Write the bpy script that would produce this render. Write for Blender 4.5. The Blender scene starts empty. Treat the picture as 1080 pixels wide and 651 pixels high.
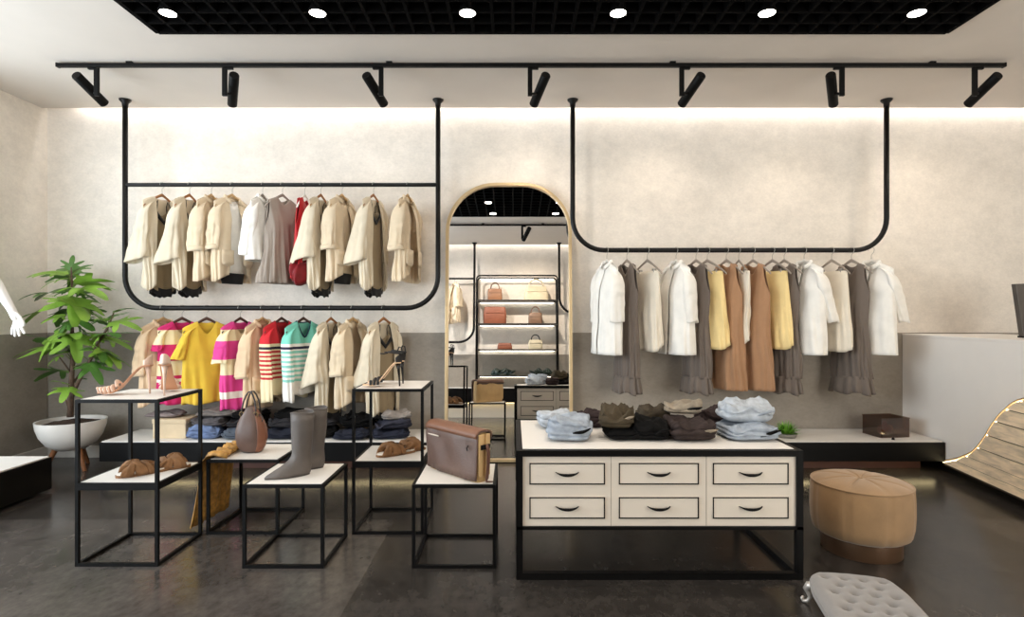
import bpy, math, random
from math import sin, cos, pi, radians, sqrt, exp
from mathutils import Vector, Matrix, noise as mnoise

sc = bpy.context.scene
COL = sc.collection
H = 1.24            # eye height
YB = 4.89           # back wall
YO = -0.35          # opposite wall
ZC = 3.0            # ceiling
XL, XR = -4.0, 4.9  # side walls

def P(px, py, Y):
    return ((px - 541) / 600 * Y, Y, H + (330 - py) / 600 * Y)
def X_(px, Y): return (px - 541) / 600 * Y
def Z_(py, Y): return H + (330 - py) / 600 * Y

# ------------------------------------------------------------------ materials
def lin(c):
    c = c / 255
    return c / 12.92 if c <= .04045 else ((c + .055) / 1.055) ** 2.4
def C(r, g, b): return (lin(r), lin(g), lin(b), 1)
MATS = {}
def base_mat(name):
    m = bpy.data.materials.new(name); m.use_nodes = True
    return m, m.node_tree.nodes, m.node_tree.links, m.node_tree.nodes['Principled BSDF']
def mat(name, rgb, rough=.6, metal=0, var=.08, vscale=9, bump=0, bscale=60, sheen=0, stretch=None, spec=.5, coat=0):
    if name in MATS: return MATS[name]
    m, N, L, b = base_mat(name)
    b.inputs['Roughness'].default_value = rough
    b.inputs['Metallic'].default_value = metal
    b.inputs['Specular IOR Level'].default_value = spec
    b.inputs['Coat Weight'].default_value = coat
    if sheen:
        b.inputs['Sheen Weight'].default_value = sheen
    c = C(*rgb)
    tc = N.new('ShaderNodeTexCoord'); mp = N.new('ShaderNodeMapping')
    L.new(tc.outputs['Object'], mp.inputs[0])
    if stretch: mp.inputs['Scale'].default_value = stretch
    nz = N.new('ShaderNodeTexNoise'); nz.inputs['Scale'].default_value = vscale; nz.inputs['Detail'].default_value = 6
    L.new(mp.outputs[0], nz.inputs['Vector'])
    rp = N.new('ShaderNodeValToRGB')
    rp.color_ramp.elements[0].position = .3; rp.color_ramp.elements[1].position = .7
    rp.color_ramp.elements[0].color = tuple(x * (1 - var) for x in c[:3]) + (1,)
    rp.color_ramp.elements[1].color = tuple(min(1, x * (1 + var)) for x in c[:3]) + (1,)
    L.new(nz.outputs['Fac'], rp.inputs[0]); L.new(rp.outputs[0], b.inputs['Base Color'])
    if bump:
        n2 = N.new('ShaderNodeTexNoise'); n2.inputs['Scale'].default_value = bscale; n2.inputs['Detail'].default_value = 4
        L.new(mp.outputs[0], n2.inputs['Vector'])
        bp = N.new('ShaderNodeBump'); bp.inputs['Strength'].default_value = bump; bp.inputs['Distance'].default_value = .01
        L.new(n2.outputs['Fac'], bp.inputs['Height']); L.new(bp.outputs[0], b.inputs['Normal'])
    MATS[name] = m
    return m
def concrete(name, rgb, lo, hi, rough=.75, rough_var=0, scale=1.6, tone_zones=None, bump=.15, spec=.4, streak=(1, 1, 3.5)):
    m, N, L, b = base_mat(name)
    b.inputs['Specular IOR Level'].default_value = spec
    tc = N.new('ShaderNodeTexCoord')
    mp = N.new('ShaderNodeMapping'); mp.inputs['Scale'].default_value = streak
    L.new(tc.outputs['Object'], mp.inputs[0])
    fac = None
    for s, det, w in ((scale, 8, .40), (scale * 4.5, 8, .32), (scale * 22, 6, .28)):
        nz = N.new('ShaderNodeTexNoise'); nz.inputs['Scale'].default_value = s; nz.inputs['Detail'].default_value = det
        nz.inputs['Roughness'].default_value = .65
        L.new(mp.outputs[0], nz.inputs['Vector'])
        mu = N.new('ShaderNodeMath'); mu.operation = 'MULTIPLY'; mu.inputs[1].default_value = w
        L.new(nz.outputs['Fac'], mu.inputs[0])
        if fac is None: fac = mu.outputs[0]
        else:
            ad = N.new('ShaderNodeMath'); ad.operation = 'ADD'
            L.new(fac, ad.inputs[0]); L.new(mu.outputs[0], ad.inputs[1]); fac = ad.outputs[0]
    rp = N.new('ShaderNodeValToRGB')
    rp.color_ramp.elements[0].position = .36; rp.color_ramp.elements[1].position = .64
    c = C(*rgb)
    rp.color_ramp.elements[0].color = tuple(x * lo for x in c[:3]) + (1,)
    rp.color_ramp.elements[1].color = tuple(min(1, x * hi) for x in c[:3]) + (1,)
    L.new(fac, rp.inputs[0])
    out = rp.outputs[0]
    if tone_zones:   # nearer floor outside two x limits multiplied by tone: (x limits, y limit, tone)
        (xa, xb, yj, tone) = tone_zones
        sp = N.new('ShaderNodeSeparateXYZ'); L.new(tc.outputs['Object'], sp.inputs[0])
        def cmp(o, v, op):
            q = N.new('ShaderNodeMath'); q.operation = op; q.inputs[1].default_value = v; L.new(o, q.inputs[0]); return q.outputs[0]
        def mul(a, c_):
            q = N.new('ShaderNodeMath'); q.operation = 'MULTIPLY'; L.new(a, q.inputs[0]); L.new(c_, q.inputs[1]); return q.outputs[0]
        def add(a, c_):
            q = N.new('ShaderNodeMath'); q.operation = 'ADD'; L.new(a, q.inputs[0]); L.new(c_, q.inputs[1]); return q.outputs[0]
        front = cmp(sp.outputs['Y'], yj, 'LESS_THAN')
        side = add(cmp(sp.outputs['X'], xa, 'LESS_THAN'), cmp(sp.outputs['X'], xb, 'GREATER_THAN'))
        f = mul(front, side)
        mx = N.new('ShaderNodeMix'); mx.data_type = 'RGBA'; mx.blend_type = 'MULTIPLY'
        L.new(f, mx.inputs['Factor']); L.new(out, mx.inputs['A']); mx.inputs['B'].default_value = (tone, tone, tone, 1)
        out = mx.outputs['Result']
    L.new(out, b.inputs['Base Color'])
    rr = N.new('ShaderNodeMapRange'); rr.inputs['To Min'].default_value = rough - rough_var; rr.inputs['To Max'].default_value = rough + rough_var
    rr.inputs['From Min'].default_value = .35; rr.inputs['From Max'].default_value = .65
    L.new(fac, rr.inputs['Value']); L.new(rr.outputs[0], b.inputs['Roughness'])
    if bump:
        bp = N.new('ShaderNodeBump'); bp.inputs['Strength'].default_value = bump; bp.inputs['Distance'].default_value = .01
        L.new(fac, bp.inputs['Height']); L.new(bp.outputs[0], b.inputs['Normal'])
    MATS[name] = m
    return m
def stripes(name, stops, zlo, zhi, rough=.8):
    """knit stripes along the garment's height; stops: (z, colour) from hem up"""
    m, N, L, b = base_mat(name)
    b.inputs['Roughness'].default_value = rough
    tc = N.new('ShaderNodeTexCoord'); sp = N.new('ShaderNodeSeparateXYZ'); L.new(tc.outputs['Object'], sp.inputs[0])
    mr = N.new('ShaderNodeMapRange'); mr.inputs['From Min'].default_value = zlo; mr.inputs['From Max'].default_value = zhi
    L.new(sp.outputs['Z'], mr.inputs['Value'])
    rp = N.new('ShaderNodeValToRGB'); cr = rp.color_ramp; cr.interpolation = 'CONSTANT'
    for i, (z, c) in enumerate(stops):
        p = (z - zlo) / (zhi - zlo)
        if i < 2:
            e = cr.elements[i]; e.position = max(0, min(1, p))
        else: e = cr.elements.new(max(0, min(1, p)))
        e.color = C(*c)
    L.new(mr.outputs[0], rp.inputs[0])
    L.new(rp.outputs[0], b.inputs['Base Color'])
    nz = N.new('ShaderNodeTexNoise'); nz.inputs['Scale'].default_value = 220; L.new(tc.outputs['Object'], nz.inputs['Vector'])
    bp = N.new('ShaderNodeBump'); bp.inputs['Strength'].default_value = .25; bp.inputs['Distance'].default_value = .004
    L.new(nz.outputs['Fac'], bp.inputs['Height']); L.new(bp.outputs[0], b.inputs['Normal'])
    return m
def glow(name, rgb, strength):
    if name in MATS: return MATS[name]
    m, N, L, b = base_mat(name)
    b.inputs['Base Color'].default_value = (0.8, 0.8, 0.8, 1)
    b.inputs['Emission Color'].default_value = rgb + (1,)
    b.inputs['Emission Strength'].default_value = strength
    MATS[name] = m
    return m
def thin_glass(name, tint, rough=.02, refl=.12):
    m, N, L, b = base_mat(name)
    N.remove(b)
    t = N.new('ShaderNodeBsdfTransparent'); t.inputs[0].default_value = tint
    g = N.new('ShaderNodeBsdfGlossy'); g.inputs['Roughness'].default_value = rough
    mx = N.new('ShaderNodeMixShader'); mx.inputs[0].default_value = refl
    L.new(t.outputs[0], mx.inputs[1]); L.new(g.outputs[0], mx.inputs[2]); L.new(mx.outputs[0], N['Material Output'].inputs[0])
    return m
def planks(name, rgb, axis_scale):
    m, N, L, b = base_mat(name)
    b.inputs['Roughness'].default_value = .5
    tc = N.new('ShaderNodeTexCoord'); mp = N.new('ShaderNodeMapping'); mp.inputs['Scale'].default_value = axis_scale
    L.new(tc.outputs['Object'], mp.inputs[0])
    nz = N.new('ShaderNodeTexNoise'); nz.inputs['Scale'].default_value = 6; nz.inputs['Detail'].default_value = 8; nz.inputs['Distortion'].default_value = .6
    L.new(mp.outputs[0], nz.inputs['Vector'])
    rp = N.new('ShaderNodeValToRGB'); c = C(*rgb)
    rp.color_ramp.elements[0].position = .3; rp.color_ramp.elements[1].position = .7
    rp.color_ramp.elements[0].color = tuple(x * .72 for x in c[:3]) + (1,); rp.color_ramp.elements[1].color = tuple(x * 1.18 for x in c[:3]) + (1,)
    L.new(nz.outputs['Fac'], rp.inputs[0]); L.new(rp.outputs[0], b.inputs['Base Color'])
    MATS[name] = m
    return m

# ------------------------------------------------------------------ mesh building
class MB:
    def __init__(self): self.v = []; self.f = []
    def add(self, v, f):
        o = len(self.v); self.v += [tuple(p) for p in v]; self.f += [tuple(i + o for i in q) for q in f]; return self
    def box(self, x0, x1, y0, y1, z0, z1):
        v = [(x, y, z) for z in (z0, z1) for y in (y0, y1) for x in (x0, x1)]
        return self.add(v, [(0, 2, 3, 1), (4, 5, 7, 6), (0, 1, 5, 4), (2, 6, 7, 3), (0, 4, 6, 2), (1, 3, 7, 5)])
    def obox(self, c, ax, ay, az, hx, hy, hz):
        c = Vector(c); v = [c + ax * (sx * hx) + ay * (sy * hy) + az * (sz * hz) for sz in (-1, 1) for sy in (-1, 1) for sx in (-1, 1)]
        return self.add(v, [(0, 2, 3, 1), (4, 5, 7, 6), (0, 1, 5, 4), (2, 6, 7, 3), (0, 4, 6, 2), (1, 3, 7, 5)])
    def loft(self, rings, closed=True, cap0=True, cap1=True):
        o = len(self.v); n = len(rings[0])
        for r in rings: self.v += [tuple(p) for p in r]
        for i in range(len(rings) - 1):
            for j in range(n if closed else n - 1):
                k = (j + 1) % n
                self.f.append((o + i * n + j, o + i * n + k, o + (i + 1) * n + k, o + (i + 1) * n + j))
        if cap0 and closed: self.f.append(tuple(o + j for j in reversed(range(n))))
        if cap1 and closed: self.f.append(tuple(o + (len(rings) - 1) * n + j for j in range(n)))
        return self
    def tube(self, pts, r, n=10, loop=False, caps=True, flat=1.0):
        pts = [Vector(p) for p in pts]; m = len(pts)
        rs = r if isinstance(r, (list, tuple)) else [r] * m
        up = None; rings = []
        for i in range(m):
            a = pts[(i - 1) % m] if (loop or i > 0) else pts[i]; b = pts[(i + 1) % m] if (loop or i < m - 1) else pts[i]
            t = (b - a).normalized()
            if up is None:
                up = Vector((0, 0, 1)) if abs(t.z) < .9 else Vector((0, 1, 0))
            u = (up - t * up.dot(t)).normalized(); w = t.cross(u); up = u
            rings.append([pts[i] + u * (cos(2 * pi * k / n) * rs[i]) + w * (sin(2 * pi * k / n) * rs[i] * flat) for k in range(n)])
        if loop:
            o = len(self.v)
            for q in rings: self.v += [tuple(p) for p in q]
            for i in range(m):
                for j in range(n):
                    k = (j + 1) % n; i2 = (i + 1) % m
                    self.f.append((o + i * n + j, o + i * n + k, o + i2 * n + k, o + i2 * n + j))
            return self
        return self.loft(rings, True, caps, caps)
    def lathe(self, prof, n=32, c=(0, 0, 0), cap0=True, cap1=True):
        rings = [[(c[0] + r * cos(2 * pi * k / n), c[1] + r * sin(2 * pi * k / n), c[2] + z) for k in range(n)] for r, z in prof]
        return self.loft(rings, True, cap0, cap1)
    def build(self, name, m, parent=None, smooth=False, bevel=0, solid=0, subsurf=0, angle=None):
        me = bpy.data.meshes.new(name); me.from_pydata(self.v, [], self.f); me.update()
        me.materials.append(m)
        o = bpy.data.objects.new(name, me); COL.objects.link(o)
        if parent: o.parent = parent
        if smooth:
            for p in me.polygons: p.use_smooth = True
        if solid:
            md = o.modifiers.new('thickness', 'SOLIDIFY'); md.thickness = solid; md.offset = 0
        if subsurf:
            md = o.modifiers.new('smooth', 'SUBSURF'); md.levels = subsurf; md.render_levels = subsurf
        if bevel:
            md = o.modifiers.new('edges', 'BEVEL'); md.width = bevel; md.segments = 2; md.limit_method = 'ANGLE'; md.angle_limit = radians(40)
        if angle is not None:
            try:
                me.set_sharp_from_angle(angle=radians(angle))
            except Exception: pass
        return o
def box(*a): return MB().box(*a)
def fillet(pts, r, n=8):
    """polyline with rounded corners"""
    pts = [Vector(p) for p in pts]; out = [pts[0]]
    for i in range(1, len(pts) - 1):
        a = (pts[i - 1] - pts[i]).normalized(); b = (pts[i + 1] - pts[i]).normalized()
        p0 = pts[i] + a * r; p1 = pts[i] + b * r; c = pts[i] + (a + b) * r
        for k in range(n + 1):
            t = k / n * pi / 2
            out.append(c - b * (r * cos(t)) - a * (r * sin(t)))
    out.append(pts[-1]); return out
def tag(o, label, cat, group=None):
    o['label'] = label; o['category'] = cat
    if group: o['group'] = group
    return o
def struct(o):
    o['kind'] = 'structure'; return o
def thing(name, label, cat, loc=(0, 0, 0), rz=0, group=None):
    o = bpy.data.objects.new(name, None); COL.objects.link(o); o.empty_display_size = .05
    o.location = loc; o.rotation_euler = (0, 0, rz)
    return tag(o, label, cat, group)
def dup(root, loc, rz, label, group=None):
    r = root.copy(); COL.objects.link(r); r.location = loc; r.rotation_euler = (0, 0, rz); r['label'] = label
    if group: r['group'] = group
    for ch in list(root.children):
        c = ch.copy(); COL.objects.link(c); c.parent = r
        for g in ch.children:
            d = g.copy(); COL.objects.link(d); d.parent = c
    return r
def sstep(a, b, x):
    t = max(0, min(1, (x - a) / (b - a))); return t * t * (3 - 2 * t)
def fbm(x, y, z, s): return mnoise.noise((x * s, y * s, z * s))

# ------------------------------------------------------------------ shared materials
BLACK = mat('black_metal', (9, 8, 8), .5, 0, .05, spec=.16)
TUBE = mat('black_tube', (12, 10, 9), .42, 0, .04, spec=.25)
WALL = concrete('plaster', (238, 229, 218), .80, 1.05, .85, .05, 2.2, bump=.10, streak=(1, 1, 1.35))
WAINS = concrete('grey_cement', (152, 143, 132), .78, 1.15, .55, .1, 1.7, bump=.1, streak=(1, 1, 1.6))
FLOOR = concrete('polished_concrete', (50, 46, 43), .38, 1.9, .21, .06, 1.0, tone_zones=(-.705, 2.72, 3.41, 1.75), bump=0, spec=.28, streak=(1.2, .8, 1))
CEIL = mat('ceiling_paint', (214, 205, 196), .85, 0, .02, 3)
WHITE = mat('white_board', (226, 220, 213), .45, 0, .02, 4)
LAMI = mat('cream_lacquer', (222, 211, 197), .45, 0, .02, 4)
VOID = mat('black_void', (4, 4, 4), .9, spec=.05)
GRID = mat('grid_black', (8, 7, 7), .9, spec=.05)
GOLD = mat('gold_frame', (212, 186, 144), .38, .45, .05)
LAMP = glow('lamp_disc', (1, .93, .82), 14)
COVE = glow('cove_led', (1, .98, .95), 34)
YLED = glow('warm_led', (1, .80, .42), 7)
# ================================================================== THE SETTING
ZC = 2.98; YCOVE = 4.833; YR = 4.64; YT = 3.94
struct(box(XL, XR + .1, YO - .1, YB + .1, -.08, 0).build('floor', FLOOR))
struct(box(XL, XR + .1, YB, YB + .1, 0, 3.25).build('wall_back', WALL))
ZW = H - 21 * YB / 600
m = MB().box(XL + .012, XR, YB - .008, YB, 0, ZW); struct(m.build('trim_1', WAINS))
# left wall with the shop window in it
WY0, WY1, WZ0, WZ1 = .35, 3.85, .35, 2.72
m = MB()
m.box(XL - .1, XL, WY1, YB + .1, 0, 3.25); m.box(XL - .1, XL, YO - .1, WY0, 0, 3.25)
m.box(XL - .1, XL, WY0, WY1, 0, WZ0); m.box(XL - .1, XL, WY0, WY1, WZ1, 3.25)
struct(m.build('wall_left', WALL))
m = MB().box(XL, XL + .008, WY1 + .05, YB - .01, 0, ZW); struct(m.build('trim_2', WAINS))
BASEB = mat('white_baseboard', (205, 198, 190), .5)
struct(box(XL + .008, XL + .022, WY1 + .05, YB - .022, 0, .1).build('baseboard_left', BASEB, bevel=.003))
struct(box(XL + .008, -3.21, YB - .022, YB - .008, 0, .1).build('baseboard_back', BASEB, bevel=.003))
struct(box(XR, XR + .1, YO - .1, YB, 0, 3.25).build('wall_right', WALL))
# the opposite wall (seen in the mirror) between two unseen windows added for fill light
m = MB(); m.box(-2.2, 2.6, YO - .1, YO, 0, 3.25)
for a, b in ((XL, -2.2), (2.6, XR)):
    m.box(a, b, YO - .1, YO, 0, .15); m.box(a, b, YO - .1, YO, 2.75, 3.25)
struct(m.build('wall_front', WALL))
struct(box(-2.2, 2.6, YO, YO + .008, 0, 1.05).build('trim_3', WAINS))
PANE = thin_glass('window_glass', (.96, .98, .98, 1), .01, .06)
def window(name, lo, hi, axis):
    t = bpy.data.objects.new(name, None); COL.objects.link(t); struct(t)
    f = MB(); w = .05
    (a0, z0), (a1, z1) = lo, hi
    n = 3 if a1 - a0 > 2.5 else 2
    def B(u0, u1, v0, v1, d0, d1, mb):
        if axis == 'x': mb.box(u0, u1, YO + d0, YO + d1, v0, v1)
        else: mb.box(XL + d0, XL + d1, u0, u1, v0, v1)
    B(a0, a1, z0, z0 + w, -.08, -.02, f); B(a0, a1, z1 - w, z1, -.08, -.02, f)
    for k in range(n + 1):
        u = a0 + (a1 - a0 - w) * k / n; B(u, u + w, z0 + w, z1 - w, -.08, -.02, f)
    struct(f.build('window_frame', BLACK, t))
    g = MB(); B(a0 + w, a1 - w, z0 + w, z1 - w, -.053, -.05, g); struct(g.build('window_pane', PANE, t))
window('window_1', (WY0, WZ0), (WY1, WZ1), 'y')
window('fill_window_left', (XL, .15), (-2.2, 2.75), 'x')  # added front window, out of view, lets fill light reach the clothes
window('fill_window_right', (2.6, .15), (XR, 2.75), 'x')  # second added front window, for fill light from the right
# ceiling with the opening for the black open-cell panel, light coves along both long walls
GX0, GX1 = -2.185, 2.67
GY1 = 1.74 * 600 / 298; GY0 = 1.575
YC0 = YO + .06
m = MB()
m.box(XL, GX0, YC0, YCOVE, ZC, ZC + .03); m.box(GX1, XR, YC0, YCOVE, ZC, ZC + .03)
m.box(GX0, GX1, GY1, YCOVE, ZC, ZC + .03); m.box(GX0, GX1, YC0, GY0, ZC, ZC + .03)
struct(m.build('ceiling', CEIL))
m = MB(); m.box(XL - .1, XR + .1, YO - .1, YB + .1, 3.25, 3.3)
struct(m.build('ceiling_slab', CEIL))
m = MB(); m.box(GX0 - .02, GX1 + .02, GY0 - .02, GY1 + .02, 3.2, 3.22)
m.box(GX0 - .02, GX0, GY0 - .02, GY1 + .02, ZC + .03, 3.2); m.box(GX1, GX1 + .02, GY0 - .02, GY1 + .02, ZC + .03, 3.2)
m.box(GX0, GX1, GY0 - .02, GY0, ZC + .03, 3.2); m.box(GX0, GX1, GY1, GY1 + .02, ZC + .03, 3.2)
struct(m.build('ceiling_void', VOID))
m = MB(); cell = .1215
nx = round((GX1 - GX0) / cell); ny = round((GY1 - GY0) / cell)
cx = (GX1 - GX0) / nx; cy = (GY1 - GY0) / ny; bw = .009
for i in range(nx + 1):
    x = GX0 + cx * i; e = .014 if i in (0, nx) else bw
    m.box(x - e, x + e, GY0, GY1, ZC - .02, ZC + .06)
for j in range(ny + 1):
    y = GY0 + cy * j; e = .014 if j in (0, ny) else bw
    m.box(GX0, GX1, y - e, y + e, ZC - .019, ZC + .061)
struct(m.build('ceiling_grid', GRID))
struct(box(XL + .3, XR - .1, YB - .045, YB - .030, ZC + .085, ZC + .10).build('ceiling_trim', COVE))
struct(box(-2.15, 2.55, YO + .030, YO + .045, ZC + .085, ZC + .10).build('ceiling_trim', COVE))

# ================================================================== LAMPS
def spot(loc, aim, power, angle, blend=.6, col=(1, .87, .70), r=.03):
    l = bpy.data.lights.new('lamp_beam', 'SPOT'); l.energy = power; l.spot_size = radians(angle); l.spot_blend = blend
    l.color = col; l.shadow_soft_size = r
    o = bpy.data.objects.new('lamp_beam', l); COL.objects.link(o); o.location = loc
    d = Vector(aim) - Vector(loc); o.rotation_euler = d.to_track_quat('-Z', 'Y').to_euler(); return o
def area(loc, aim, sx, sy, power, col):
    l = bpy.data.lights.new('daylight_and_fill', 'AREA'); l.shape = 'RECTANGLE'; l.size = sx; l.size_y = sy; l.energy = power; l.color = col
    o = bpy.data.objects.new('daylight_and_fill', l); COL.objects.link(o); o.location = loc
    d = Vector(aim) - Vector(loc); o.rotation_euler = d.to_track_quat('-Z', 'Y').to_euler(); return o
CHROME = mat('lamp_ring', (235, 232, 226), .4)
def downlight(x, y, label):
    t = thing('downlight', label, 'ceiling light', (x, y, ZC - .024), 0, 'round downlights in the black ceiling grid')
    MB().lathe([(.050, .014), (.050, .000), (.0455, -.0012), (.0455, .014)], 24).build('rim', BLACK, t, smooth=True, angle=30)
    MB().lathe([(.0453, .010), (.0453, -.0008)], 24).build('diffuser', LAMP, t)
    m = MB().lathe([(.043, .014), (.043, .07)], 20); m.build('housing', BLACK, t)
    spot((x, y, ZC - .06), (x, y, 0), DOWN, 110, .7, (1, .91, .78), .05)
DOWN = 18
YD = 1.765 * 600 / 315 - .05
YD = (ZC - .03 - H) * 600 / 315
dlx = [177, 335, 493, 652, 809, 967]
words6 = ['leftmost', 'second from left', 'third from left', 'fourth from left', 'fifth from left', 'rightmost']
for px, w in zip(dlx, words6):
    downlight(X_(px, YD), YD, f'round white downlight in the black ceiling grid, {w} of six in view')
for i, (x, y) in enumerate(((-.323, 2.27), (.608, 2.27), (-.279, 1.75), (.598, 1.75))):
    downlight(x, y, 'ceiling downlight of the %s row reflected in the %s of mirror' % (('upper', 'lower')[i // 2], ('left half', 'right side')[i % 2]))

def track(y, x0, x1, label):
    t = thing('lighting_track', label, 'track light rail', ((x0 + x1) / 2, y, ZC - .025))
    L = (x1 - x0) / 2
    MB().box(-L, L, -.015, .015, -.014, .012).build('rail', BLACK, t, bevel=.003)
    m = MB()
    for k in (-.85, -.3, .3, .85): m.box(k * L - .02, k * L + .02, -.012, .012, .012, .0245)
    m.build('ceiling_clip', BLACK, t)
    for s in (-1, 1): MB().box(s * L - .012 if s < 0 else L, -L if s < 0 else L + .012, -.016, .016, -.015, .013).build('end_cap', BLACK, t)
track(YT, X_(62, YT), X_(1058, YT), 'long black lighting track under the pale ceiling above the back wall racks')
track(1.142, -1.5, 1.5, 'black lighting track reflected in the mirror')
def head(sx, y, top, bot, side, label, group, aim, power):
    """bracket hangs from the track at sx; lamp barrel from top to bot (world points)"""
    top, bot = Vector(top), Vector(bot); base = Vector((sx, y, ZC - .039))
    t = thing('track_spotlight', label, 'spotlight', base, 0, group)
    MB().box(-.016, .016, -.010, .010, -.20, 0).build('bracket', BLACK, t, bevel=.003)
    m = MB().box(-.028 + side * .03, .028 + side * .03, -.010, .010, -.016, 0); m.build('adapter', BLACK, t, bevel=.002)
    a, b = top - base, bot - base; d = (b - a).normalized(); r = .033
    pts = [a, a + d * .006, b - d * .006, b]
    MB().tube(pts, [r * .9, r, r, r], 20).build('barrel', BLACK, t, smooth=True, angle=40)
    MB().tube([b - d * .004, b + d * .001], r * .8, 20).build('lens', LAMP, t)
    mid = a.lerp(b, .62)
    MB().tube([Vector((0, 0, -.185)), mid], .009, 8).build('pivot', BLACK, t)
    spot(bot + d * .02, aim, power, 110, 1.0, (1, .955, .90) if sx < 0 else (1, .86, .70))
hd = [(102, (80, 79), (110, 109), 'at the far left end of the track'), (237, (247, 79), (245, 110), 'second from left, upright, above the cream blouses'),
      (402, (386, 79), (405, 110), 'third from left, leaning left of its bracket'), (559, (576, 79), (563, 110), 'above the mirror, leaning right of its bracket'),
      (719, (740, 79), (719, 110), 'above the left half of the right rack'), (888, (876, 79), (879, 110), 'upright, left of its bracket, above the white coats'),
      (1028, (1053, 79), (1021, 110), 'at the far right end of the track')]
aims = [(-3.0, 4.89, 1.9), (-2.2, 4.89, 1.7), (-1.2, 4.89, 1.9), (.1, 4.89, 1.9), (1.2, 4.89, 1.7), (2.3, 4.89, 1.6), (3.5, 4.89, 1.7)]
SPOTP = 10
for (sx, tp, bt, lab), am in zip(hd, aims):
    s = 1 if tp[0] < sx else -1
    head(X_(sx, YT), YT, P(*tp, YT - .05), P(*bt, YT + .19), 1 if tp[0] > sx else -1, 'black cylindrical track spotlight ' + lab, 'black track spotlights', am, SPOTP * (.45 if sx < 500 else 1))
head(-1.06, 1.142, (-1.10, 1.16, 2.90), (-1.04, .98, 2.76), -1, 'black track spotlight at the left edge of the mirror reflection', 'track spotlights in the mirror', (-.6, -.2, 1.3), 90)
head(.14, 1.142, (.25, 1.17, 2.90), (.16, .98, 2.76), 1, 'black track spotlight reflected in the middle of the mirror', 'track spotlights in the mirror', (.4, -.2, 1.3), 90)

# sky light at the left window; added fill lights at the front windows
DAY = (.88, .94, 1.0)
area((XL - .35, (WY0 + WY1) / 2, 1.6), (0, 3, 1.0), 3.4, 2.3, 170, DAY)
area((-3.1, YO - .3, 1.5), (-2.2, 4, 1.2), 1.6, 2.4, 70, DAY)  # fill light added behind the camera, left front window
area((3.7, YO - .3, 1.5), (2.4, 4, 1.2), 2.0, 2.4, 95, (1, .92, .82))  # warm fill light added behind the camera, right front window
w = bpy.data.worlds.new('sky'); sc.world = w; w.use_nodes = True
w.node_tree.nodes['Background'].inputs[0].default_value = (.75, .86, 1, 1)
w.node_tree.nodes['Background'].inputs[1].default_value = .7

# ================================================================== RAILS
def rail(x0, x1, zb, zbar, yr, rad, label):
    t = thing('clothes_rail', label, 'clothes rail', ((x0 + x1) / 2, yr, zb))
    L = (x1 - x0) / 2; top = ZC - zb
    MB().tube(fillet([(-L, 0, top - .004), (-L, 0, 0), (L, 0, 0), (L, 0, top - .004)], rad, 10), .020, 12).build('hoop', TUBE, t, smooth=True)
    for s in (-1, 1):
        MB().lathe([(.021, -.06), (.024, -.03), (.042, -.012), (.045, -.001)], 20, (s * L, 0, top)).build('flange', TUBE, t, smooth=True)
    if zbar: MB().tube([(-L, 0, zbar - zb), (L, 0, zbar - zb)], .0165, 10, caps=False).build('crossbar', TUBE, t, smooth=True)
ZUP, ZLO, ZRI = Z_(195, YR), Z_(325, YR), Z_(264, YR)
rail(X_(132, YR), X_(462, YR), ZLO, ZUP, YR, .26, 'black U-shaped clothes rail with crossbar hanging from ceiling at left')
rail(X_(604, YR), X_(935, YR), ZRI, None, YR, .26, 'black U-shaped clothes rail without crossbar hanging from ceiling at right')
rail(-2.0, -.665, 1.255, 2.35, YO + .2, .26, 'black ceiling-hung clothes rail reflected in left side of mirror')
rail(.80, 2.1, 1.75, None, YO + .2, .26, 'black ceiling-hung clothes rail reflected at right edge of mirror')

# ================================================================== PLATFORMS
MAROON = mat('maroon_base', (66, 36, 32), .6)
ZP = Z_(466, 4.385)
def platform(name, x0, x1, y0, y1, label, front, led=True, z0=.093, z1=ZP, ends=0):
    t = thing(name, label, 'display platform', ((x0 + x1) / 2, (y0 + y1) / 2, 0))
    ox, oy = (x0 + x1) / 2, (y0 + y1) / 2
    x0 -= ox; x1 -= ox; y0 -= oy; y1 -= oy
    m = MB().box(x0, x1, y0, y1, z0, z1 - .008); m.build('plinth', BLACK, t, bevel=.003)
    MB().box(x0 + .012, x1 - .012, y0 + .012, y1 - .012, z1 - .008, z1).build('top_board', WHITE, t)
    if z0 > .03:
        a, b = (.10, 0) if front < 0 else (0, .10)
        MB().box(x0 + .08, x1 - (.08 if not ends else .0), y0 + a + .06, y1 - b - .0, 0, z0).build('base', MAROON if front < 0 else LAMI, t)
        if led:
            yy = y0 + .05 if front < 0 else y1 - .05
            MB().box(x0 + .05, x1 - .05, yy - .006, yy + .006, z0 - .006, z0).build('light_strip', YLED, t)
platform('display_platform', -3.19, -.60, 4.385, YB - .024, 'long low black platform with white top under the left clothes rail', -1)
platform('display_platform', .50, 3.334, 4.385, YB - .010, 'low black platform with white top between dresser and white counter', -1)
platform('display_platform', XL + .03, -3.2, 2.3, 3.95, 'black platform with white top at the far left edge by the plant', -1, False, .02)
platform('display_platform', -1.6, 1.6, YO + .01, YO + .45, 'black platform under the shelves reflected in the mirror', 1, True, .246, .49)

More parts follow.
